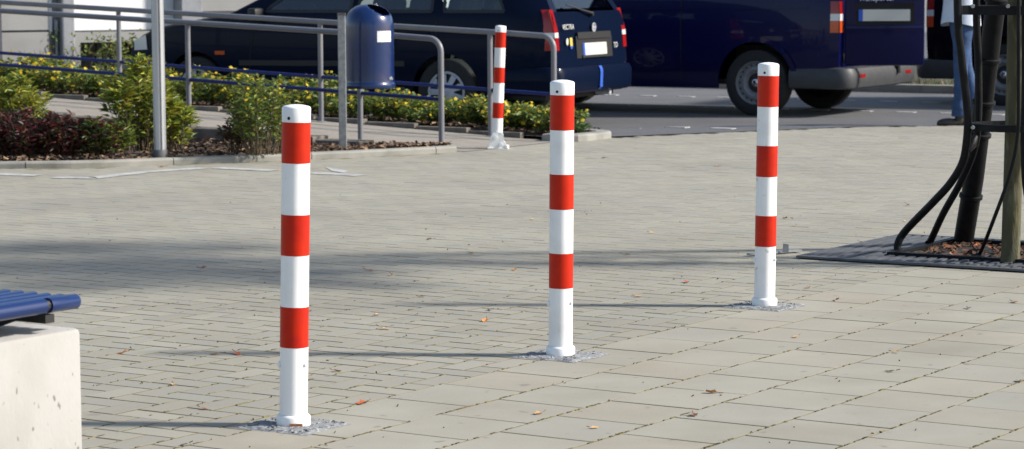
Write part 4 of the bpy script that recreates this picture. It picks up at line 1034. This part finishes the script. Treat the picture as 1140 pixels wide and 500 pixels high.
# windscreen sits in the front slope of the shell: dark glass laid on it
b = MB(); vs = []
for i in range(7):
    x = 1.60 + .72 * i / 6; z = c1.top(x) + .004; y = c1.Y(x, z - .06) * .86; vs += [Vector((x, -y, z - .012)), Vector((x, -y * .5, z)), Vector((x, y * .5, z)), Vector((x, y, z - .012))]
b.add(vs, [(4 * i + j, 4 * i + j + 1, 4 * i + j + 5, 4 * i + j + 4) for i in range(6) for j in range(3)]); b.build('windscreen', M['gdark'], estate, smooth=True)
for x in (0, 2.70):
    for sd_ in (1, -1): c1.wheel(x, sd_, 'cap')
for sd_ in (1, -1):
    c1.line('door_gap', [(.10, .25), (.06, .6), (.10, .95)], .010, 'seam', sd_); c1.line('door_gap', [(.96, .23), (.97, .95)], .010, 'seam', sd_); c1.line('door_gap', [(2.1, .25), (2.08, .6), (2.02, .93)], .010, 'seam', sd_)
    c1.line('rub_strip', [(.42, .555), (2.2, .545)], .05, 'blackp', sd_, .006); 
    h = c1.panel('door_handle', [(.16, .83), (.34, .83), (.34, .865), (.16, .865)], 'navy2', .018, sd_); c1.panel('door_handle', [(1.02, .825), (1.20, .825), (1.20, .86), (1.02, .86)], 'navy2', .018, sd_)
    c1.panel('indicator', [(2.36, .62), (2.47, .62), (2.47, .655), (2.36, .655)], 'lamporange', .006, sd_)
    c1.line('bonnet_gap', [(2.1, .915), (2.9, .84), (3.35, .75)], .008, 'seam', sd_)
    b = MB(); b.box((1.98, sd_ * .90, 1.0), (.10, .17, .12), None, (1, 1, 1), 0, .025); b.build('mirror', M['blackp'], estate, smooth=True)
    c1.panel('headlamp', [(3.30, .66), (3.50, .65), (3.50, .745), (3.32, .80)], 'lampclear', .008, sd_)
    # tail lamp wraps the corner: red over clear over red
    for (z0, z1, mn) in ((.84, 1.045, 'lampred'), (.795, .84, 'lampclear'), (.68, .795, 'lampred')):
        c1.panel('tail_lamp', [(-1.075, z0), (-.985, z0), (-1.0, z1), (-1.075, z1)], mn, .006, sd_)
        c1.rear_box('tail_lamp', sd_ * .70, sd_ * .775, z0, z1, mn, .006, .02)
# interior seats and floor
for (x, y) in ((1.15, .36), (1.15, -.36), (.35, .36), (.35, -.36)):
    b = MB(); b.box((x, y, .58), (.5, .5, .2), None, (1, 1, 1), 0, .05); b.box((x - .26, y, .86), (.14, .48, .6), Matrix.Rotation(-.2, 3, 'Y'), (1, 1, 1), 0, .05); b.box((x - .34, y, 1.24), (.09, .26, .16), None, (1, 1, 1), 0, .04); b.build('car_seat', M['cabin'], estate, smooth=True)
b = MB(); b.lathe([(.17, -.012), (.19, 0), (.17, .012)], 24, Matrix.Translation((1.78, .36, .93)) @ Matrix.Rotation(radians(65), 4, 'Y'), False, False); b.build('steering_wheel', M['blackp'], estate, smooth=True)
b = MB(); b.box((2.05, 0, .86), (.4, 1.4, .14), None, (1, 1, 1), 0, .04); b.build('dashboard', M['cabin'], estate, smooth=True)
# tail
c1.bumper(.06, .29, .535, 'navy2'); c1.bumper(.05, .24, .58, 'maroon', .42, True)
gz = c1.rear_box('rear_window', -.60, .60, 1.05, 1.38, 'glass', -.004, .004)
b = MB(); q0 = Vector((-1.085 + c1.shear(-1.08, 1.0) - .03, -.05, 1.0)); q1 = Vector((-1.085 + c1.shear(-1.08, 1.09) - .03, .42, 1.085)); b.tube([q0, q0.lerp(q1, .5), q1], [.012, .009, .006], 8); b.tube([q0 + Vector((.03, 0, -.01)), q0], .02, 8); b.build('wiper', M['blackp'], estate, smooth=True)
c1.rear_box('plate_recess', -.45, .33, .60, .80, 'seam', .003, .01); pl_ = c1.rear_box('number_plate', -.31, .21, .625, .735, 'plate', .012, .008); c1.rear_box('plate_band', .17, .21, .625, .735, 'plateblue', .0135, .002, pl_); c1.rear_box('plate_frame', -.325, .225, .602, .624, 'blackp', .014, .01, pl_)
c1.rear_box('handle_strip', -.42, .30, .775, .835, 'blackp', .012, .012)
def tail_m(y, z, off=.008): return Matrix.Translation((-1.08 + c1.shear(-1.08, z) - off, y, z)) @ Matrix(((0, 0, -1, 0), (-1, 0, 0, 0), (0, 1, 0, 0), (0, 0, 0, 1)))
text_mesh('lettering', 'VECTRA', .066, 'lampclear', estate, tail_m(.49, .885)); 
b = MB(); b.lathe([(.042, 0), (.042, .005), (.034, .005), (.034, 0)], 24, tail_m(-.06, .875)); b.box((-1.08 + c1.shear(-1.08, .875) - .012, -.06, .875), (.004, .085, .01)); b.build('emblem', M['rim'], estate)
b = MB(); b.lathe([(.032, 0), (.032, .002)], 20, tail_m(.53, .755) @ Matrix.Scale(.75, 4, (1, 0, 0))); b.build('sticker', M['plate'], estate)
c1.rear_box('sticker', .42, .47, .715, .79, 'yellowst', .008, .004); c1.rear_box('sticker', .425, .465, .69, .715, 'plateblue', .0085, .004)
text_mesh('lettering', 'TD', .07, 'lampclear', estate, tail_m(-.52, .70))
b = MB(); vs = []
for k in range(9): z = .305 + .22 * k / 8; o_ = .004 - .02 * max(0, (k - 6) / 2) ** 2 - .03 * max(0, (1 - k) / 1.0); vs += [Vector((-1.168 - o_, .04 - .02 * k / 8, z)), Vector((-1.168 - o_, -.015 - .02 * k / 8, z))]
b.add(vs, [(2 * i, 2 * i + 1, 2 * i + 3, 2 * i + 2) for i in range(8)]); b.build('tape_strip', M['tape'], estate)
b = MB(); b.tube([(-1.1, -.35, .27), (-.7, -.35, .28)], .025, 12); b.build('exhaust', M['rim'], estate, smooth=True)

# --- van and a second dark van
def make_van(root, paint, grey):
    p = dict(xr=-.86, xf=3.98, w=.93, rr=.35, rk=.055, fr=.9, fk=.18, belt=1.12, zl=.25, zm=.75, tum=.13, sill=.27, R=.325, rim=.215, arch=.40, wb=2.92,
             prof=[(-.86, 1.90), (-.7, 1.94), (0, 1.96), (2.0, 1.95), (2.4, 1.86), (3.15, 1.22), (3.45, 1.10), (3.85, .92), (3.98, .70)], sm=.03,
             rear=[(.3, .02), (.7, 0), (1.1, .0), (1.9, .14), (2.0, .17)])
    c = Car(root, p, paint); c.body()
    for x in (0, 2.92):
        for sd_ in (1, -1): c.wheel(x, sd_, 'steel')
    for sd_ in (1, -1):
        for wn in ([(-.85, 1.16), (.75, 1.16), (.75, 1.66), (-.78, 1.66)], [(.85, 1.16), (1.85, 1.16), (1.85, 1.66), (.85, 1.66)], [(1.95, 1.14), (3.0, 1.14), (2.48, 1.66), (1.95, 1.66)]):
            c.panel('window', wn, 'gdark', .003, sd_)
        for x in (.80, 1.90): c.line('door_gap', [(x, .34), (x, 1.85)], .012, 'seam', sd_)
        c.line('body_crease', [(-.55, 1.06), (3.0, 1.03)], .022, paint, sd_, .010)
        c.line('sill_fold', [(.42, .475), (2.5, .475)], .035, paint, sd_, .014)
        # flared arch lips
        for xa in (0, 2.92):
            pts = [(xa + (p['arch'] + .03) * cos(a), p['R'] + (p['arch'] + .03) * sin(a)) for a in [pi * (.02 + .96 * k / 16) for k in range(17)]]
            c.line('wheel_arch', pts, .055, paint, sd_, .014)
        for (z0, z1, mn) in ((1.0, 1.12, 'lampred'), (.935, 1.0, 'lampclear'), (.82, .935, 'lamporange')):
            c.panel('tail_lamp', [(-.855, z0), (-.775, z0), (-.775, z1), (-.855, z1)], mn, .005, sd_); c.rear_box('tail_lamp', sd_ * .795, sd_ * .875, z0, z1, mn, .006, .02)
        b = MB(); b.box((2.75, sd_ * 1.03, 1.22), (.12, .2, .26), None, (1, 1, 1), 0, .03); b.build('mirror', M['blackp'], root, smooth=True)
        c.panel('headlamp', [(3.62, .70), (3.93, .68), (3.93, .82), (3.66, .92)], 'lampclear', .008, sd_)
    c.rear_box('rear_window', -.66, .66, 1.24, 1.74, 'gdark', .004, .004)
    bu = c.bumper(.13, .275, .485, 'plastic', .5)
    for y in (.62, -.62):
        b = MB(); b.box((-.996, y, .40), (.012, .16, .035), None, (1, 1, 1), 0, .003); b.build('reflector', M['lampred'], bu)
    for y in (.78, -.78, 0): c.rear_box('door_gap', y - .006, y + .006, .50, 1.85, 'seam', .006, .006)
    b = MB(); b.tube([(-1.0, -.28, .62), (-1.02, -.28, .50), (-1.01, -.30, .40)], [.03, .022, .03], 10); b.build('tow_hitch', M['blackp'], root, smooth=True)
    if grey:
        # left rear wing door swung open towards the camera side
        c.rear_box('black_opening_panel', .02, .77, .55, 1.72, 'black', .008, .006)  # black panel painted in for the unlit load space; the tail is closed
        D0 = Vector((-.885, .80, 0)); dd = Vector((-cos(YAW2 - .07), -sin(YAW2 - .07), 0)); dn = Vector((-dd.y, dd.x, 0)); dn = dn if dn.y > 0 else -dn
        RD = ROT(dd, dn, Vector((0, 0, 1)))
        def db(name, s0, s1, z0, z1, o0, o1, mn, par, bev=0.0):
            b = MB(); b.box(D0 + dd * (s0 + s1) / 2 + dn * (o0 + o1) / 2 + Vector((0, 0, (z0 + z1) / 2)), (s1 - s0, o1 - o0, z1 - z0), RD, (1, 1, 1), 0, bev); return b.build(name, M[mn], par, smooth=bev > 0, sharp=30)
        door = db('rear_door', .0, .76, .50, 1.84, -.05, 0, paint, root, .02)
        db('door_fold', .01, .75, .845, .885, 0, .012, paint, door, .005); db('plate_recess', .10, .66, .895, 1.10, 0, .004, 'seam', door)
        pl = db('number_plate', .17, .62, .93, 1.04, .004, .012, 'plate', door); db('plate_band', .13, .17, .93, 1.04, .004, .0125, 'plateblue', pl)
        db('door_handle', .58, .74, 1.13, 1.17, 0, .03, 'blackp', door, .008); db('door_window', .10, .68, 1.26, 1.72, 0, .004, 'gdark', door)
        RT = RD.to_4x4(); Mt = Matrix.Translation(D0 + dd * .30 + dn * .006 + Vector((0, 0, 1.145))) @ ROT(dd, Vector((0, 0, 1)), dn).to_4x4()
        text_mesh('lettering', 'Transporter', .07, 'lampclear', door, Mt)
    return c
YAW2 = radians(29.5); F2 = Vector((-cos(YAW2), sin(YAW2), 0)); Lf2 = Vector((-sin(YAW2), -cos(YAW2), 0))
hub = onY(840, 131, 24.7); rp = hub - Lf2 * .93
van = thing('blue_van', (rp.x, rp.y, -.12), 'dark navy van with steel wheels and grey rear bumper parked beyond the estate car', 'van', 'dark vehicles on the road')
van.rotation_euler = (0, 0, atan2(F2.y, F2.x)); cv = make_van(van, 'navy', True)
F3 = Vector((cos(YAW2), -sin(YAW2), 0)); rp = onz(1118, 112, -.12); rp = Vector((5.12, 26.35, -.12)) + Vector((sin(YAW2), cos(YAW2), 0)) * .93
van2 = thing('dark_van', rp, 'almost black van standing behind the person, seen through the tree guard', 'van', 'dark vehicles on the road')
van2.rotation_euler = (0, 0, atan2(F3.y, F3.x)); make_van(van2, 'darkcar', False)

# ------------------------------------------------------------------ person
PP = onz(1069, 141.5, -.02)
person = thing('person', (PP.x, PP.y, groundz(PP.x, PP.y) + .004), 'person in pale shirt, blue jeans and dark shoes standing behind the tree guard', 'person')
def skin_body(name, V, Ed, Rd, parent, root=0, sub=2):
    me = bpy.data.meshes.new(name); me.from_pydata([Vector(v) for v in V], Ed, []); o = link(name, me, parent)
    sk = o.modifiers.new('s', 'SKIN'); sk.use_smooth_shade = True
    for i, r in enumerate(Rd): me.skin_vertices[0].data[i].radius = r if isinstance(r, tuple) else (r, r)
    me.skin_vertices[0].data[root].use_root = True
    ss = o.modifiers.new('d', 'SUBSURF'); ss.levels = ss.render_levels = sub
    dg = bpy.context.evaluated_depsgraph_get(); dg.update(); nm = bpy.data.meshes.new_from_object(o.evaluated_get(dg)); o.modifiers.clear(); o.data = nm; return o
V = []; Ed = []; Rd = []
def J(p, r, par=None):
    V.append(p); Rd.append(r); i = len(V) - 1
    if par is not None: Ed.append((par, i))
    return i
# the person faces -x
pel = J((0, 0, .95), (.125, .165)); wst = J((.01, 0, 1.10), (.11, .15), pel); ch = J((.0, 0, 1.30), (.125, .18), wst); sh = J((.0, 0, 1.43), (.095, .15), ch); nk = J((-.01, 0, 1.53), .055, sh); hd0 = J((-.03, 0, 1.60), .075, nk); hd1 = J((-.03, 0, 1.70), .095, hd0); hd2 = J((-.015, 0, 1.765), .075, hd1)
for (sgn, kx, ax, fx) in ((-1, -.02, -.03, -.03), (1, .05, .13, .13)):
    y = sgn * .095
    hp = J((.0, y, .86), (.095, .09), pel); th_ = J((kx * .5, y * 1.02, .70), .083, hp); kn = J((kx, y * 1.02, .50), .064, th_); cf = J((kx * .4 + ax * .6 + .01, y * 1.02, .32), .062, kn); an = J((ax, y * 1.02, .105), .050, cf); 
    hl = J((ax + .01, y * 1.02, .045), .040, an); ball = J((ax - .12, y * 1.1, .045), (.044, .046), hl); toe = J((ax - .19, y * 1.12, .034), (.030, .036), ball)
for sgn in (-1, 1):
    so = J((.0, sgn * .18, 1.40), .06, sh); el = J((.03, sgn * .25, 1.12), .045, so); wr = J((-.18, sgn * .19, 1.20), .030, el); pm = J((-.25, sgn * .175, 1.225), (.034, .022), wr)
    for k in range(4):
        zz = 1.228 + (k - 1.5) * .017; f0 = J((-.30, sgn * .16, zz), .0085, pm); J((-.33 + .006 * abs(k - 1.5), sgn * .13, zz), .0075, f0)
    t0 = J((-.255, sgn * .14, 1.262), .010, pm); J((-.285, sgn * .12, 1.275), .0085, t0)
body = skin_body('body', V, Ed, Rd, person)
for mn in ('jeans', 'shirt', 'skin', 'shoe'): body.data.materials.append(M[mn])
for f in body.data.polygons:
    c = f.center; mi = 0
    if c.z < .105: mi = 3
    elif c.x < -.19 or c.z > 1.485: mi = 2
    elif c.z > .90 or (abs(c.y) > .185 and c.z > .95): mi = 1
    f.material_index = mi
# shirt hanging over the belt
b = MB(); n = 36; vs = []
for (z, rx, ry) in ((.86, .165, .205), (.90, .16, .20), (.98, .15, .192), (1.08, .142, .180), (1.2, .145, .185)):
    for k in range(n): a = 2 * pi * k / n; f = 1 + .02 * sin(a * 5 + z * 9) * (1.25 - z); vs.append((rx * cos(a) * f - .005, ry * sin(a) * f, z + (.02 * sin(a * 2) if z < .87 else 0)))
b.add(vs, [(i * n + k, i * n + (k + 1) % n, (i + 1) * n + (k + 1) % n, (i + 1) * n + k) for i in range(4) for k in range(n)]); b.build('shirt', M['shirt'], person, smooth=True)
for sgn in (-1, 1):
    ax = -.03 if sgn < 0 else .13
    b = MB(); y = sgn * .098; b.lathe([(.062, .098), (.066, .105), (.062, .17), (.060, .23)], 20, Matrix.Translation((ax + .004, y, 0)), False, False); b.build('trouser_hem', M['jeans'], person, smooth=True)
    b = MB(); P = []
    for k in range(20): a = 2 * pi * k / 20; P.append((ax - .075 + .145 * cos(a), y * 1.06 + .044 * sin(a) * (1.0 if cos(a) > -.3 else .9), 0))
    b.prism(P, (0, 0, .022)); b.build('shoe_sole', M['blackp'], person)
# head: hair, ears, nose, eyes
b = MB(); bm = bmesh.new(); bmesh.ops.create_icosphere(bm, subdivisions=3, radius=1)
for v in bm.verts: v.co = Vector((v.co.x * .102, v.co.y * .092, v.co.z * .085)) + Vector((-.005, 0, 1.745)) + Vector((noise.noise(v.co * 9), noise.noise(v.co * 8), 0)) * .004
for f in [f for f in bm.faces if f.calc_center_median().z < 1.70 or (f.calc_center_median().x < -.075 and f.calc_center_median().z < 1.765)]: bm.faces.remove(f)
me = bpy.data.meshes.new('hair'); bm.to_mesh(me); bm.free(); me.materials.append(M['hair']); link('hair', me, person)
for sgn in (-1, 1):
    b = MB(); b.lathe([(.004, -.01), (.022, -.006), (.026, .0), (.018, .008)], 12, Matrix.Translation((-.01, sgn * .092, 1.665)) @ Matrix.Rotation(pi / 2, 4, 'X')); b.build('ear', M['skin'], person, smooth=True)
    b = MB(); b.lathe([(.002, -.008), (.010, -.003), (.010, .002), (.003, .007)], 12, Matrix.Translation((-.117, sgn * .032, 1.685)) @ Matrix.Rotation(-pi / 2, 4, 'Y')); b.build('eye', M['blackp'], person, smooth=True)
b = MB(); b.add([(-.118, 0, 1.69), (-.115, -.016, 1.648), (-.115, .016, 1.648), (-.145, 0, 1.652)], [(0, 1, 3), (0, 3, 2), (1, 2, 3)]); b.build('nose', M['skin'], person)
b = MB(); b.box((-.112, 0, 1.622), (.008, .042, .006)); b.build('mouth', M['lampred'], person)

# ------------------------------------------------------------------ fallen leaves
LV = [(193, 428, 'tan'), (375, 413, 'brown'), (240, 394, 'tan'), (137, 393, 'orange'), (264, 394, 'red'), (227, 455, 'red'), (205, 495, 'brown'), (404, 449, 'red'), (545, 345, 'red'), (540, 357, 'orange'), (428, 366, 'tan'), (435, 306, 'tan'), (420, 350, 'tan'),
      (662, 476, 'tan'), (772, 462, 'brown'), (792, 437, 'tan'), (931, 334, 'orange'), (1078, 343, 'brown'), (1130, 336, 'orange'), (997, 392, 'tan'), (991, 413, 'brown'), (886, 375, 'tan'), (1135, 424, 'brown'), (726, 259, 'tan'), (765, 314, 'red'), (698, 283, 'tan'),
      (573, 300, 'orange'), (478, 266, 'brown'), (525, 282, 'tan'), (593, 244, 'yellow'), (886, 251, 'yellow'), (875, 243, 'tan'), (1008, 246, 'yellow'), (672, 176, 'brown'), (800, 185, 'tan'), (226, 298, 'red'), (52, 300, 'tan'), (412, 301, 'red'), (280, 180, 'yellow'), (180, 186, 'tan'), (1010, 228, 'brown'), (900, 320, 'tan'), (710, 330, 'tan'), (960, 270, 'brown'), (340, 420, 'tan'), (470, 330, 'tan'), (600, 460, 'tan'), (860, 200, 'tan')]
TC = dict(tan=(1.5, 1.9, 2.2), brown=(.5, .5, .6), orange=(1.6, 1.4, .9), red=(1.1, .55, .5), yellow=(2.0, 2.6, 1.6))
rr = random.Random(31); LV.sort(); lc = {}
for (x, y, k) in LV:
    p = onz(x, y, .003); s_ = rr.uniform(.013, .022); b = MB(); curl = rr.uniform(.2, .5); n = 10; vs = [(0, 0, 0)]
    for i in range(n):
        a = 2 * pi * i / n; r = s_ * (1.0 if i % 2 == 0 else .62) * rr.uniform(.75, 1.15); xx, yy = r * cos(a) * 1.25, r * sin(a) * .8; vs.append((xx, yy, abs(yy) * curl + max(0, xx) * curl * rr.uniform(.1, .5)))
    t = rr.uniform(.85, 1.15); b.add(vs, [(0, 1 + i, 1 + (i + 1) % n) for i in range(n)], tuple(t * q for q in TC[k]))
    b.tube([(s_ * 1.1, 0, .003), (s_ * 1.8, .003, .006)], .0012, 4, tone=TC['brown'])
    o = b.build('fallen_leaf', M['deadleaf']); o.location = p; o.rotation_euler = (rr.gauss(0, .12), rr.gauss(0, .12), rr.random() * 6.3)
    tag(o, '%s dry %s leaf from the left on the paving' % (ORD[lc.setdefault(k, 0)], {'red': 'reddish'}.get(k, k)), 'leaf', 'dry %s leaves scattered on the paving' % k); lc[k] += 1
